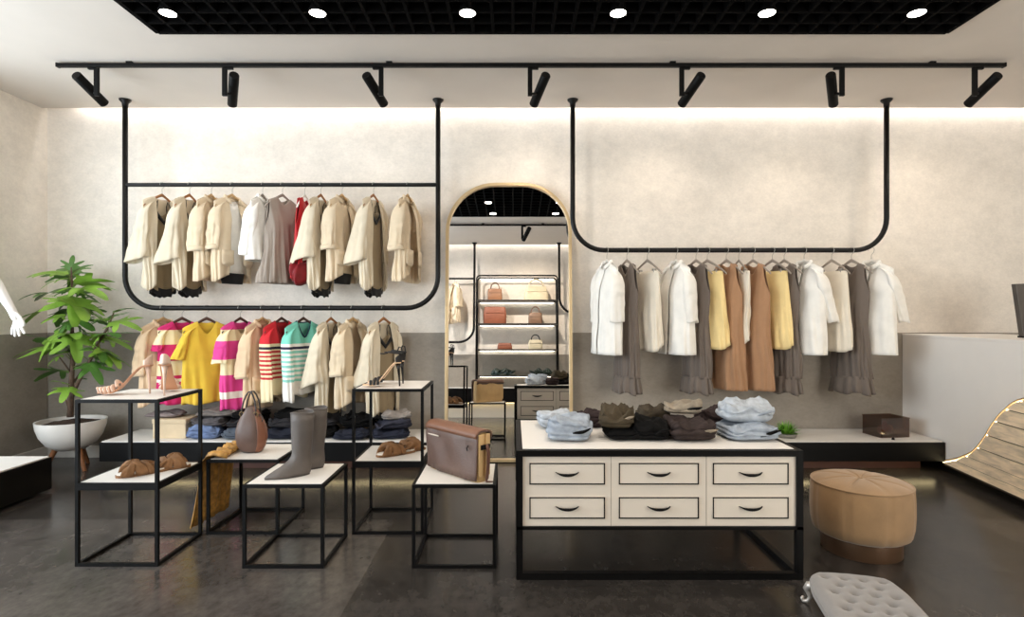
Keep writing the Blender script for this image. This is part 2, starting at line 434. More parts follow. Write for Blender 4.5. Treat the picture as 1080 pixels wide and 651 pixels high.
# ================================================================== MIRROR
def rrect(w, h, r, top_only=True, n=12):
    """outline in (x, z), base at z=0, round top corners"""
    p = [(-w, 0), (w, 0)]
    for k in range(n + 1):
        a = k / n * pi / 2; p.append((w - r + r * cos(a), h - r + r * sin(a)))
    for k in range(n + 1):
        a = pi / 2 + k / n * pi / 2; p.append((-w + r + r * cos(a), h - r + r * sin(a)))
    return p
MIRR, _N, _L, _b = base_mat('mirror_glass'); _b.inputs['Metallic'].default_value = 1; _b.inputs['Roughness'].default_value = 0.0
_b.inputs['Base Color'].default_value = (.86, .86, .85, 1)
TH = radians(3.0)
t = thing('standing_mirror', 'tall arched mirror in a slim gold frame leaning on the back wall', 'mirror', (X_(536.5, 4.78), 4.722, .004))
t.rotation_euler = (-TH, 0, 0)
W, HM, FW = .532, 2.34, .026
out = rrect(W, HM, .42); inn = [(x, z) for x, z in rrect(W - FW, HM - 2 * FW, .42 - FW)]
inn = [(x, z + FW) for x, z in inn]
rings = [[(x, -.030, z) for x, z in out], [(x, -.030, z) for x, z in inn], [(x, .012, z) for x, z in inn], [(x, .012, z) for x, z in out]]
m = MB(); n = len(out); o = 0
for r in rings: m.v += r
for a in range(4):
    b = (a + 1) % 4
    for j in range(n):
        k = (j + 1) % n; m.f.append((a * n + j, b * n + j, b * n + k, a * n + k))
m.build('frame', GOLD, t, bevel=.002)
m = MB(); m.add([(x, -.006, z) for x, z in inn], [tuple(range(n))]); m.build('glass', MIRR, t)
m = MB(); m.add([(x, .0125, z) for x, z in out] , [tuple(reversed(range(n)))]); m.build('back_panel', BLACK, t)

# ================================================================== TABLES
BT = .0158
def table(x0, y0, w, d, z, label, shelf=None):
    t = thing('display_table', label, 'display table', (x0 + w / 2, y0 + d / 2, 0))
    a, b = -w / 2, w / 2; c, e = -d / 2, d / 2
    def ring(z0, z1, name, th=BT):
        m = MB(); m.box(a, b, c, c + th, z0, z1); m.box(a, b, e - th, e, z0, z1); m.box(a, a + th, c + th, e - th, z0, z1); m.box(b - th, b, c + th, e - th, z0, z1)
        m.build(name, BLACK, t)
    ring(z - BT, z, 'top_frame'); ring(0, BT, 'base_frame')
    MB().box(a + BT, b - BT, c + BT, e - BT, z - .014, z + .001).build('tabletop', WHITE, t)
    zs = [(BT, z - BT)] if not shelf else [(BT, z - BT)]
    for sx in (0, 1):
        for sy in (0, 1):
            x = a if sx == 0 else b - BT; y = c if sy == 0 else e - BT
            MB().box(x, x + BT, y, y + BT, BT, z - BT).build('leg', BLACK, t)
    if shelf:
        m = MB(); th = BT; z0, z1 = shelf - .034, shelf
        m.box(a + th, b - th, c, c + th, z0, z1); m.box(a + th, b - th, e - th, e, z0, z1); m.box(a, a + th, c + th, e - th, z0, z1); m.box(b - th, b, c + th, e - th, z0, z1)
        m.build('shelf_frame', BLACK, t)
        MB().box(a + th, b - th, c + th, e - th, shelf - .02, shelf + .001).build('shelf', WHITE, t)
    return t
Z1, Z2 = .414, .416
table(-2.138, 2.776, .405, .40, .815, 'tall two-tier black frame table with nude heels on its white top', .407)
table(-1.715, 3.18, .405, .40, .416, 'low black frame table carrying the brown slouchy handbag')
table(-1.312, 2.756, .395, .40, .405, 'low black frame table carrying the pair of grey boots')
table(-.90, 3.18, .40, .40, .813, 'tall two-tier black frame table with black strappy heels on top', .407)
table(-.49, 2.756, .407, .40, .405, 'low black frame table carrying the brown messenger bag')

# ================================================================== DRESSER
YF = 2.638
def dresser():
    x0, x1 = X_(544.5, YF), X_(847.5, YF); y0, y1 = YF, 3.40; zt = Z_(475.5, YF); zb = Z_(556, YF); th = .030
    t = thing('drawer_dresser', 'white display dresser with six drawers on a black frame, jeans on top', 'dresser', ((x0 + x1) / 2, (y0 + y1) / 2, 0))
    ox, oy = (x0 + x1) / 2, (y0 + y1) / 2
    a, b, c, e = x0 - ox, x1 - ox, y0 - oy, y1 - oy
    m = MB()
    for z0, z1 in ((zt - .028, zt), (0, .030), (zb - .014, zb)):
        m.box(a, b, c, c + th, z0, z1); m.box(a, b, e - th, e, z0, z1); m.box(a, a + th, c + th, e - th, z0, z1); m.box(b - th, b, c + th, e - th, z0, z1)
    m.build('frame', BLACK, t)
    for sx in (0, 1):
        for sy in (0, 1):
            x = a if sx == 0 else b - th; y = c if sy == 0 else e - th
            for q0, q1 in ((.03, zb - .014), (zb, zt - .028)):
                pass
            MB().box(x, x + th, y, y + th, .03, zt - .028).build('leg', BLACK, t)
    MB().box(a + th, b - th, c + th, e - th, zt - .02, zt + .002).build('top_board', WHITE, t)
    MB().box(a + .022, b - .022, c + .012, e - .012, zb, zt - .028).build('cabinet', LAMI, t, bevel=.001)
    seam = mat('seam_grey', (150, 140, 130), .6)
    for side in (0, 1):
        def XX(px): return (X_(px, YF) - ox) * (1 if side == 0 else -1)
        fy = (c + .012) if side == 0 else (e - .012); s = -1 if side == 0 else 1
        for sxp in (644.8, 745.8):
            x = XX(sxp); MB().box(x - .0012, x + .0012, min(fy, fy + s * .001), max(fy, fy + s * .001), zb, zt - .028).build('seam', seam, t)
        for xa, xb in ((558.4, 638.4), (652.9, 737.7), (752.3, 832.6)):
            for ya, yb in ((488.9, 511.8), (525, 547.9)):
                u0, u1 = sorted((XX(xa), XX(xb))); v1, v0 = Z_(ya, YF), Z_(yb, YF)
                f0, f1 = sorted((fy, fy + s * .004))
                dr = MB().box(u0, u1, f0, f1, v0, v1).build('drawer', LAMI, t)
                m = MB(); w_ = .0055; g0, g1 = sorted((fy + s * .004, fy + s * .006))
                m.box(u0, u1, g0, g1, v0, v0 + w_); m.box(u0, u1, g0, g1, v1 - w_, v1); m.box(u0, u0 + w_, g0, g1, v0 + w_, v1 - w_); m.box(u1 - w_, u1, g0, g1, v0 + w_, v1 - w_)
                m.build('drawer_outline', BLACK, dr)
                # cup-shaped bow handle: thin at the ends, fuller in the middle
                m = MB(); cxh = (u0 + u1) / 2; cz = (v0 + v1) / 2; rr = []
                for k in range(13):
                    q = -1 + k / 6; hw = .054; xx = cxh + q * hw
                    th_ = .0025 + .0095 * (1 - q * q); zz = cz + .007 - .010 * (1 - q * q)
                    yy = fy + s * (.004 + .020 * (1 - q ** 4))
                    rr.append([(xx, yy + .006 * cos(2 * pi * j / 8), zz + .6 * th_ * sin(2 * pi * j / 8)) for j in range(8)])
                m.loft(rr); m.build('handle', BLACK, dr, smooth=True)
    return t
dresser()

# ================================================================== COUNTER
WOOD = planks('slat_wood', (242, 218, 186), (6, .7, 6))
def counter():
    t = thing('reception_counter', 'white reception counter with curved wooden slat cladding at right', 'counter', (3.34, 3.5, 0))
    O = Vector((3.34, 3.5, 0))
    CW = mat('counter_white', (240, 234, 228), .5, 0, .01)
    MB().box(0, .8, 2.3 - 3.5, YB - .012 - 3.5, .095, 1.042).build('body', CW, t)
    MB().box(.05, .75, 2.34 - 3.5, YB - .05 - 3.5, 0, .095).build('plinth', BLACK, t)  # black toe-kick stands in for the shadow under the wood slats
    MB().box(-.004, .804, 2.29 - 3.5, YB - .012 - 3.5, 1.042, 1.060).build('countertop', CW, t, bevel=.002)
    px = [(996.5, 488.6), (1009, 486.6), (1018.3, 483.4), (1028.4, 478.3), (1038.6, 466.5), (1048.7, 450.4), (1060.5, 436), (1080, 423.4)]
    pts = []
    for x, y in px:
        Y = 3.335 * 600 / (x - 541); pts.append(Vector((3.335, Y, Z_(y, Y))))
    Y = pts[-1].y
    for dy, z in ((.25, .70), (.55, .73), (.9, .735), (1.3, .72)): pts.append(Vector((3.335, Y - dy, z)))
    # resample smooth (Catmull-Rom)
    cur = []
    for i in range(len(pts) - 1):
        p0, p1, p2, p3 = pts[max(i - 1, 0)], pts[i], pts[i + 1], pts[min(i + 2, len(pts) - 1)]
        for k in range(6):
            u = k / 6
            cur.append(.5 * ((2 * p1) + (p2 - p0) * u + (2 * p0 - 5 * p1 + 4 * p2 - p3) * u * u + (3 * p1 - p0 - 3 * p2 + p3) * u ** 3))
    cur.append(pts[-1])
    L = [0]
    for i in range(1, len(cur)): L.append(L[-1] + (cur[i] - cur[i - 1]).length)
    def at(s):
        s = max(0, min(L[-1], s))
        for i in range(1, len(L)):
            if L[i] >= s: return cur[i - 1].lerp(cur[i], (s - L[i - 1]) / (L[i] - L[i - 1] + 1e-9))
        return cur[-1]
    m = MB(); YE = 2.28; n = 17; step = L[-1] / n
    def end(p): return Vector((p.x - .002 - (p.y - YE) * .15, YE, p.z - (p.y - YE) * .01))
    for k in range(n):
        sub = 4
        a = [at(step * (k + .03 + .94 * q / sub)) for q in range(sub + 1)]
        rings = []
        for f in (0, .5, 1):
            top = [(p.lerp(end(p), f)) - O for p in a]
            nor = ((top[-1] - top[0]).cross(end(a[0]) - a[0])).normalized()
            if nor.z < 0: nor = -nor
            rings.append([p + nor * .010 + Vector((-.012, 0, 0)) for p in top] + [p - nor * .008 + Vector((-.012, 0, 0)) for p in reversed(top)])
        m.loft(rings)
    m.build('slat_cladding', WOOD, t)
    back = MB(); r0 = [at(L[-1] * q / 40) for q in range(41)]
    back.loft([[p - O + Vector((-.010, 0, -.012)) for p in r0], [end(p) - O + Vector((-.01, 0, -.012)) for p in r0]], closed=False)
    back.build('backing', mat('dark_backing', (60, 46, 34), .8), t, solid=.004)
    MB().tube([at(L[-1] * q / 60) - O + Vector((-.006, .012, .014)) for q in range(61)], .006, 6).build('edge_trim', mat('bronze_trim', (120, 98, 74), .4, .4), t)
    led = MB()
    led.tube([at(L[-1] * q / 80) - O + Vector((-.013, .000, .0035)) for q in range(81)], .0028, 6)
    led.build('light_strip', glow('counter_led', (1, .84, .5), 16), t)
counter()
t = thing('monitor', 'dark grey slab-shaped screen standing on the white counter at right edge', 'monitor', (3.72, 4.07, 1.061))
m = MB(); v = []
for y in (-.02, .02):
    v += [(-.085, y, .012), (.30, y, .012), (.30, y, .40), (-.14, y, .385)]
m.add(v, [(0, 1, 2, 3), (7, 6, 5, 4), (0, 4, 5, 1), (1, 5, 6, 2), (2, 6, 7, 3), (3, 7, 4, 0)])
m.build('screen', mat('graphite', (78, 72, 67), .45), t, bevel=.004)
MB().box(-.06, .28, -.06, .06, 0, .012).build('foot', BLACK, t, bevel=.003)
# ================================================================== CLOTHES
HOOKM = mat('hook_steel', (170, 165, 158), .3, 1)
WD = {'brown': mat('wood_brown', (158, 104, 58), .5, var=.15, stretch=(3, 3, 14)), 'dark brown': mat('wood_dark', (74, 46, 36), .5, var=.15, stretch=(3, 3, 14)),
      'pale wooden': mat('wood_pale', (196, 160, 112), .55, var=.15, stretch=(3, 3, 14)), 'grey': mat('hanger_grey', (150, 138, 126), .55), 'white': mat('hanger_white', (225, 218, 208), .5)}
def hanger(loc, rz, tone, label, group, w=.19, rr=.0205, tag_=True):
    t = thing('clothes_hanger', label, 'hanger', loc, rz, group)
    R = rr + .0035
    pts = [(R * cos(a), 0, R * sin(a)) for a in [radians(200 - 10 * k) for k in range(19)]]     # over the bar
    pts = [(-x, y, z) for x, y, z in pts]
    a = radians(20)
    tail = [(R * .72, 0, -R * .85), (R * .25, 0, -R * 1.35), (0, 0, -R * 1.75), (0, 0, -.085)]
    MB().tube([(x, y, z) for x, y, z in [(-R * cos(b), 0, R * sin(b)) for b in [radians(-10 + 10 * k) for k in range(20)]]] + tail, .0021, 6).build('hook', HOOKM, t, smooth=True)
    m = MB(); rings = []
    n = 14
    for k in range(-n, n + 1):
        q = k / n; x = w * q; aq = abs(q)
        z = -.084 - .105 * aq ** 1.12 - .010 * aq ** 6
        hz = .0135 * (1 - .45 * aq) ; hy = .0060 + .003 * aq
        y = -.004 * aq ** 2
        rings.append([(x, y + hy * cos(2 * pi * j / 8), z + hz * sin(2 * pi * j / 8)) for j in range(8)])
    m.loft(rings); m.build('shoulder_bar', WD[tone], t, smooth=True)
    return t

def body(rnd, w0=.20, w1=.22, wm=None, d=.055, d1=None, L=.75, zs=-.085, slope=.47, nw=.075, nf=.06, nb=.012, gap=None, strap=None, arm=.19, amp=.012, nf_=9, hem=None, rows=34, cols=128, zmin=None, shift=None, top_d=.014):
    """garment body hung from the shoulders; front is -y. returns MB"""
    ph = [rnd.uniform(0, 6.28) for _ in range(6)]; d1 = d1 or d * 1.15
    m = MB(); rings = []
    seed = rnd.uniform(0, 50)
    def width(t):
        if wm is None: return w0 + (w1 - w0) * t
        return w0 + (wm - w0) * sstep(0, .42, t) + (w1 - wm) * sstep(.35, 1, t)
    for i in range(rows + 1):
        t = i / rows; row = []
        for j in range(cols + (1 if gap else 0)):
            if gap:
                g = gap(t); th = -pi / 2 + g + (2 * pi - 2 * g) * j / cols
            else: th = -pi / 2 + 2 * pi * j / cols
            c, s = cos(th), sin(th)
            cx = math.copysign(abs(c) ** .85, c); sy = math.copysign(abs(s) ** .8, s)
            ax = abs(cx) * w0
            zt = zs - slope * max(0, ax - nw) - .25 * max(0, ax - w0 * .86) 
            if ax < nw:
                k = ax / nw
                zt -= (nf if s < 0 else nb) * (1 - k ** 1.7)
            if strap and ax > strap:
                k = (ax - strap) / (w0 - strap)
                zt -= arm * min(1, k) ** .42
            zb = zs - L
            if hem: zb += hem(th, c, s)
            tt = t ** 1.0
            z = zt + (zb - zt) * tt
            ww = width(t); 
            if strap: ww = ww
            dd = top_d + (d - top_d) * sstep(0, .30, t) + (d1 - d) * t
            y = sy * dd; x = cx * ww
            env = sstep(.08, .9, t)
            f = sin(nf_ * th + ph[0] + 1.3 * sin(3 * t + ph[1])) * .6 + sin((nf_ * 2 + 3) * th + ph[2] - 2 * t + .8 * sin(4 * t)) * .45 + sin((nf_ * 3 + 4) * th + ph[3] + t) * .22 * t + mnoise.noise((c * 2 + seed, s * 2, t * 3)) * .9
            r = amp * env * f
            x += c * r; y += s * r * 1.0
            y += .012 * mnoise.noise((x * 7 + seed, z * 5, 0)) * env
            if shift: x += shift[0] * t; y += shift[1] * t
            row.append((x, y, z))
        rings.append(row)
    m.loft(rings, closed=not gap, cap0=False, cap1=False)
    return m
def sleeve(rnd, side, x0=.175, z0=-.115, L=.5, end=(.05, .03), r0=.05, r1=.06, ry=1.35, flare=None, amp=.006, rows=26, n=40, drop=0, flat=.62):
    """raglan-set sleeve: leaves the shoulder line inside the body, rounds over the shoulder tip and hangs down"""
    m = MB(); rings = []; ph = [rnd.uniform(0, 6.28) for _ in range(4)]; seed = rnd.uniform(0, 50)
    A = Vector((x0 - .075, 0, z0 - .012)); B = Vector((x0 + .012, 0, z0 - .045)); Cc = Vector((x0 + .020, end[1] * .12, z0 - .14))
    for i in range(rows + 1):
        t = i / rows
        if t < .28:
            u = t / .28; c = A * (1 - u) ** 2 + B * 2 * u * (1 - u) + Cc * u * u
        else:
            u = (t - .28) / .72; c = Cc.lerp(Vector((x0 + .012 + end[0], end[1], z0 - L)), u)
            c.x -= 0; c.y += -.0 * u
        r = r0 + (r1 - r0) * t
        if flare: r += flare * sstep(.40, 1, t) ** 1.2
        grow = .30 + .70 * sstep(-.05, .34, t)
        row = []
        for j in range(n):
            a = 2 * pi * j / n; co_, si = cos(a), sin(a)
            env = sstep(.12, .8, t)
            f = 1 + amp / max(r, .02) * env * (sin(3 * a + ph[0] + 2.5 * t) * .8 + sin(7 * a + ph[1] - 3 * t) * .55 + sin(11 * a + ph[2]) * .3 + mnoise.noise((co_ * 1.5 + seed, si * 1.5 + t * 3, t * 5)) * 1.4)
            wrinkle = .0035 * sin(t * 34 + 3 * co_ + ph[3]) * env * (1 - env) * 4
            px = side * c.x + co_ * (r * f * flat * grow + wrinkle); py = c.y + si * r * f * ry * grow
            pz = c.z - drop * t * (si * .5 + .5) - .006 * sin(2 * a + ph[3]) * env
            if t < .28: pz += (1 - t / .28) * (-side * co_) * r * .35 * grow
            row.append((px, py, pz))
        rings.append(row)
    m.loft(rings, cap0=True, cap1=False); return m
def ring_band(m_, z0, z1): pass
def cuff(rnd, side, x, y, z, r, ry, h=.045, flip=.008):
    m = MB(); prof = [(r * .96, h * .5), (r + flip, h * .55), (r + flip * 1.3, 0), (r + flip, -h * .5), (r * .9, -h * .45)]
    rings = []
    for rr, dz in prof:
        rings.append([(x + cos(2 * pi * j / 22) * rr * .66, y + sin(2 * pi * j / 22) * rr * ry, z + dz + .004 * sin(4 * pi * j / 22)) for j in range(22)])
    m.loft(rings, cap0=False, cap1=False); return m
def collar(nw, zs, h=.035, open_a=.5, dy=.02, spread=.016):
    """stand/shirt collar around the neck opening"""
    m = MB(); rings = []; n = 26
    for k, (dr, dz) in enumerate(((0, -.012), (.002, h), (spread, h * .92), (spread * 1.9, -.006))):
        row = []
        for j in range(n + 1):
            th = -pi / 2 + open_a + (2 * pi - 2 * open_a) * j / n; c, s = cos(th), sin(th)
            fr = max(0, -s)
            row.append((c * (nw + dr), s * (dy + dr) - fr * .01, zs + dz - fr * .045 - (.01 * fr if k == 3 else 0)))
        rings.append(row)
    m.loft(rings, closed=False); return m
def placket_strip(m0): pass

F = {}
def fab(name, rgb, rough=.85, var=.05, bump=.12, bscale=150, sheen=.15, **k):
    if name not in F: F[name] = mat('cloth_' + name, rgb, rough, 0, var, 12, bump, bscale, sheen, **({'spec': .25} | k))
    return F[name]
CREAM = fab('cream', (221, 201, 172)); IVORY = fab('ivory', (220, 206, 182)); BEIGE = fab('beige', (222, 192, 158)); COATW = fab('white', (243, 239, 232))
TAUPE = fab('taupe', (164, 151, 140)); BLK = fab('black', (26, 24, 25)); OLV = fab('olive', (150, 132, 104)); RED = fab('red', (190, 26, 34), .38, .1, .05)
DRED = fab('dark_red', (128, 18, 26), .4, .2); YEL = fab('yellow', (228, 190, 66)); GREYD = fab('grey_dress', (112, 101, 93)); TAN = fab('tan', (166, 126, 94))
BUTTER = fab('butter', (238, 211, 150)); OATW = fab('oat', (232, 221, 203)); PINKIN = fab('lining_pink', (206, 158, 140))
TH_ = .0035
def root_mesh(m, name, material, loc, rz, label, cat, group):
    o = m.build(name, material, None, smooth=True, solid=TH_)
    o.location = loc; o.rotation_euler = (0, 0, rz); return tag(o, label, cat, group)

def bell_blouse(loc, rz, label, group, seed, s=1.0, fcol=None):
    r = random.Random(seed); fc = fcol or IVORY
    g = lambda t: .30 + .34 * t
    hem = lambda th, c, s_: -.10 * max(0, c) ** 2 * 0 - .05 * (abs(c) ** 3) + .02 * sin(3 * th)
    o = root_mesh(body(r, .172, .150, None, .036, .060, .70, gap=g, hem=hem, amp=.013, nf_=6, nw=.080), 'open_blouse', fc, loc, rz, label, 'blouse', group)
    for sd in (-1, 1):
        sl = sleeve(r, sd, .145, -.110, .47 + r.uniform(-.02, .02), (.006, .062 + r.uniform(-.012, .02)), .046, .058, 1.15, flare=.030, amp=.009, drop=.05, flat=.55)
        sl.build('bell_sleeve', fc, o, smooth=True, solid=TH_)
    # slip worn inside: olive body, black straps and scalloped black lace hem
    slip = body(r, .112, .128, None, .018, .032, .60, zs=-.20, slope=.0, nw=.05, nf=.075, nb=.03, strap=.07, arm=.04, amp=.006, nf_=5, rows=18, cols=64, hem=lambda th, c, s_: -.055 * (1 - c * c))
    slip.build('slip', OLV, o, smooth=True, solid=.002)
    for sx in (-1, 1):
        MB().tube([(sx * .068, -.020, -.21), (sx * .058, -.018, -.15), (sx * .045, -.006, -.112), (sx * .050, .012, -.15), (sx * .06, .018, -.21)], .0032, 6).build('strap', BLK, o, smooth=True)
    m = MB()
    v = []
    for k in range(9):
        q = -1 + k / 4; v.append((q * .068, -.0225, -.205 - .075 * (1 - abs(q)) + .006))
        v.append((q * .07, -.0235, -.245 - .062 * (1 - abs(q))))
    m.add(v, [(2 * k, 2 * k + 1, 2 * k + 3, 2 * k + 2) for k in range(8)])
    m.build('lace_neck', BLK, o, smooth=True, solid=.003)
    m = MB(); rings = []
    for i in range(6):
        t = i / 5; row = []
        for j in range(48):
            a = 2 * pi * j / 48; f = 1 + .10 * t * sin(9 * a)
            row.append((cos(a) * (.127 - .008 * t) * f, sin(a) * (.036 + .004 * t) * f, -.775 - .055 * (1 - cos(a) ** 2) - .065 * t + .006 * t * sin(12 * a)))
        rings.append(row)
    m.loft(rings, cap0=False, cap1=False); m.build('lace_hem', BLK, o, smooth=True, solid=.003)
    return o
def cream_jacket(loc, rz, label, group, seed, col=None, inner=None, hemL=.67, band=True):
    r = random.Random(seed); fc = col or CREAM
    g = lambda t: .18 + .22 * t
    hem = lambda th, c, s_: .055 * max(0, -s_) ** 2 - .02 * abs(c)
    o = root_mesh(body(r, .172, .178, None, .048, .066, hemL, gap=g, hem=hem, amp=.013, nf_=5, nw=.07, nf=.05), 'open_jacket', fc, loc, rz, label, 'jacket', group)
    for sd in (-1, 1):
        e = (.012, .02 + r.uniform(-.015, .02)); Ls = .40 + r.uniform(-.015, .015)
        sl = sleeve(r, sd, .147, -.116, Ls, e, .052, .050, 1.2, amp=.008)
        so = sl.build('sleeve', fc, o, smooth=True, solid=TH_)
        cuff(r, sd, sd * (.159 + e[0]), e[1], -.116 - Ls + .006, .050, 1.2, .036, .005).build('cuff', fc, so, smooth=True, solid=TH_)
    collar(.068, -.087, .020, .5, .016, .009).build('collar', fc, o, smooth=True, solid=TH_)
    # patch pockets
    for sd in (-1, 1):
        m = MB(); x0 = sd * .10; v = []
        for a in range(5):
            for b in range(4):
                x = x0 + (a - 2) * .026; v.append((x, -.072 - .006 * (1 - abs(a - 2) / 2) + abs(x) ** 2 * .55, -.52 - b * .045 + (.012 * abs(a - 2) if b == 3 else 0)))
        m.add(v, [(a * 4 + b, a * 4 + b + 1, (a + 1) * 4 + b + 1, (a + 1) * 4 + b) for a in range(4) for b in range(3)])
        m.build('pocket', fc, o, smooth=True, solid=.004)
    if inner:
        ib = body(r, .12, .13, None, .022, .03, .60, zs=-.10, slope=.25, nw=.06, nf=.05, amp=.004, nf_=5, rows=14, cols=48)
        ib.build('inner_top', inner[0], o, smooth=True, solid=.002)
        m = MB(); rings = []
        for i in range(5):
            t = i / 4
            rings.append([(cos(2 * pi * j / 40) * (.118 - .02 * t), sin(2 * pi * j / 40) * .030 * (1 + .12 * t * sin(6 * 2 * pi * j / 40)), -.70 - .085 * t) for j in range(40)])
        m.loft(rings, cap0=False, cap1=False); m.build('inner_hem', inner[1], o, smooth=True, solid=.003)
    return o
def striped_top(loc, rz, label, group, seed, material, L=.62, slv=.28, vneck=.10, name='striped_shirt', cat='top', slend=(.020, .02), r1=.064, collar_=None, w=.172):
    r = random.Random(seed)
    o = root_mesh(body(r, w, w * 1.0, None, .05, .06, L, nf=vneck, nw=.068, amp=.011, nf_=5, hem=lambda th, c, s: .008 * sin(4 * th)), name, material, loc, rz, label, cat, group)
    for sd in (-1, 1):
        sleeve(r, sd, w - .028, -.116, slv, slend, .052, r1, 1.2, amp=.006).build('sleeve', material, o, smooth=True, solid=TH_)
    if collar_:
        m = MB(); pts = []
        for k in range(29):
            th = -pi / 2 + 2 * pi * k / 28; c, s = cos(th), sin(th); ax = abs(c) * .068
            pts.append((c * .070, s * .013 - (.004 if s < 0 else 0), -.083 - (vneck if s < 0 else .012) * (1 - (ax / .068) ** 1.7)))
        m.tube(pts[:-1], .0075, 8, loop=True, flat=.6); m.build('neckband', collar_, o, smooth=True)
    return o
def dress(loc, rz, label, group, seed, material, L=1.03, w0=.160, wm=.14, w1=.20, d=.05, d1=.085, ruffle=None, strap=.11, nf=.09, amp=.016, nfold=8, name='sleeveless_dress', nw=.06, arm=.19):
    r = random.Random(seed)
    o = root_mesh(body(r, w0, w1, wm, d, d1, L, nf=nf, nb=.03, nw=nw, strap=strap, arm=arm, amp=amp, nf_=nfold, rows=40, cols=96), name, material, loc, rz, label, 'dress', group)
    if ruffle:
        m = MB(); rings = []
        for i in range(9):
            t = i / 8; row = []
            for j in range(120):
                a = 2 * pi * j / 120; f = 1 + (.04 + .09 * t) * sin(12 * a + .8 * sin(5 * a)) + .03 * t * sin(23 * a)
                row.append((cos(a) * (w1 * .98 + .016 * t) * f, sin(a) * (d1 + .006 + .018 * sin(pi * t * .8)) * f, -.085 - L + .02 - .14 * t + .012 * t * sin(5 * a)))
            rings.append(row)
        m.loft(rings, cap0=False, cap1=False); m.build('ruffle_hem', material, o, smooth=True, solid=TH_)
    return o
def coat(loc, rz, label, group, seed, material=None, L=.74, slope_end=(.012, .10), w=.172):
    r = random.Random(seed); fc = material or COATW
    g = lambda t: .015 + .02 * t
    o = root_mesh(body(r, w, .190, None, .058, .088, L, gap=g, nf=.03, nw=.060, amp=.008, nf_=4, zs=-.082, slope=.47, hem=lambda th, c, s: 0), 'white_coat', fc, loc, rz, label, 'coat', group)
    for sd in (-1, 1):
        sleeve(r, sd, w - .026, -.113, .45, slope_end, .056, .047, 1.15, amp=.005).build('sleeve', fc, o, smooth=True, solid=TH_)
    collar(.056, -.080, .020, .35, .016, .012).build('collar', fc, o, smooth=True, solid=TH_)
    return o
def trousers(loc, rz, label, group, seed, material, L=.62, w=.135, w1=.15, name='folded_trousers', cat='trousers', d=.03):
    r = random.Random(seed)
    o = root_mesh(body(r, w, w1, None, d, d * 1.5, L, zs=-.150, slope=0.0, nw=.001, nf=0, nb=0, amp=.012, nf_=5, rows=24, cols=80, hem=lambda th, c, s: .035 * s * (c > -2) + .008 * sin(3 * th)), name, material, loc, rz, label, cat, group)
    m = MB()
    for x in (-w * .6, w * .6): m.box(x - .012, x + .012, -.014, .014, -.172, -.132)
    m.build('clip', HOOKM, o, bevel=.002)
    return o

UP = 'clothes on the upper left rail'; LO = 'clothes on the lower left rail'; RI = 'clothes on the right rail'
HG = 'hangers on the clothes rails'
def Q(px, z): return (X_(px, YR), YR, z)
def D(a): return radians(a)
random.seed(5)
def hang(fn, px, zr, deg, tone, label, short, group, seed, rr=.0205, w=.17, **k):
    loc = Q(px, zr)
    fn((loc[0], loc[1], loc[2] - .024), D(deg), label, group, seed, **k)
    hanger(loc, D(deg), tone, f'{tone} hanger holding the {short}', HG, w, rr)
U = dict(rr=.0172)
hang(bell_blouse, 171, ZUP, 72, 'brown', 'cream bell-sleeve open blouse over olive slip, leftmost on the upper rail', 'leftmost bell-sleeve blouse of the upper rail', UP, 11, **U)
hang(bell_blouse, 200, ZUP, 80, 'brown', 'cream bell-sleeve open blouse, second from the left end of the upper rail', 'second bell-sleeve blouse of the upper rail', UP, 12, **U)
hang(cream_jacket, 223, ZUP, 82, 'pale wooden', 'cream jacket with rolled cuff, third piece on the upper rail', 'third piece on the upper rail', UP, 13, **U)
hang(cream_jacket, 245, ZUP, 68, 'pale wooden', 'cream jacket open over a white top and black hem on upper rail', 'cream jacket with white inner top', UP, 14, inner=(COATW, BLK), **U)
hang(coat, 277, ZUP, 84, 'grey', 'short white long-sleeved cardigan beside the taupe dress on upper rail', 'short white cardigan on the upper rail', UP, 15, L=.52, slope_end=(.01, .05), w=.16, **U)
hang(dress, 298, ZUP, 62, 'grey', 'pleated taupe sleeveless dress between white cardigan and red dress', 'pleated taupe dress', UP, 16, material=TAUPE, L=.70, w0=.165, wm=.16, w1=.20, d=.05, d1=.075, amp=.020, nfold=11, strap=.13, nf=.05, **U)
def red_dress(loc, rz, label, group, seed, material=None):
    o = dress(loc, rz, label, group, seed, material=RED, L=.66, w0=.12, wm=.115, w1=.14, d=.035, d1=.05, amp=.014, nfold=6, strap=.085, nf=.06, name='strappy_dress', nw=.05)
    for sx in (-1, 1):
        pass
    m = MB(); rings = []
    for i in range(8):
        t = i / 7
        rings.append([(cos(2 * pi * j / 60) * (.135 + .03 * sin(pi * t)) * (1 + .09 * sin(7 * 2 * pi * j / 60 + 3 * t)), sin(2 * pi * j / 60) * (.055 + .02 * sin(pi * t)) * (1 + .12 * sin(5 * 2 * pi * j / 60 - 2 * t)), -.61 - .175 * t + .015 * sin(6 * pi * j / 60)) for j in range(60)])
    m.loft(rings, cap0=False, cap1=False); m.build('gathered_hem', DRED, o, smooth=True, solid=TH_)
hang(red_dress, 321.5, ZUP, 76, 'white', 'shiny red dress with gathered dark red hem on the upper rail', 'shiny red dress', UP, 17, w=.11, **U)
hang(bell_blouse, 338.5, ZUP, 78, 'brown', 'cream bell-sleeve open blouse immediately right of the red dress', 'blouse right of the red dress', UP, 18, **U)
hang(cream_jacket, 361, ZUP, 72, 'pale wooden', 'cream jacket with rolled cuff between two bell-sleeve blouses on upper rail', 'cream jacket between two blouses', UP, 19, inner=(CREAM, BLK), **U)
hang(bell_blouse, 394, ZUP, 74, 'brown', 'cream bell-sleeve open blouse, second from the right end of the upper rail', 'second garment from the right end of the upper rail', UP, 20, **U)
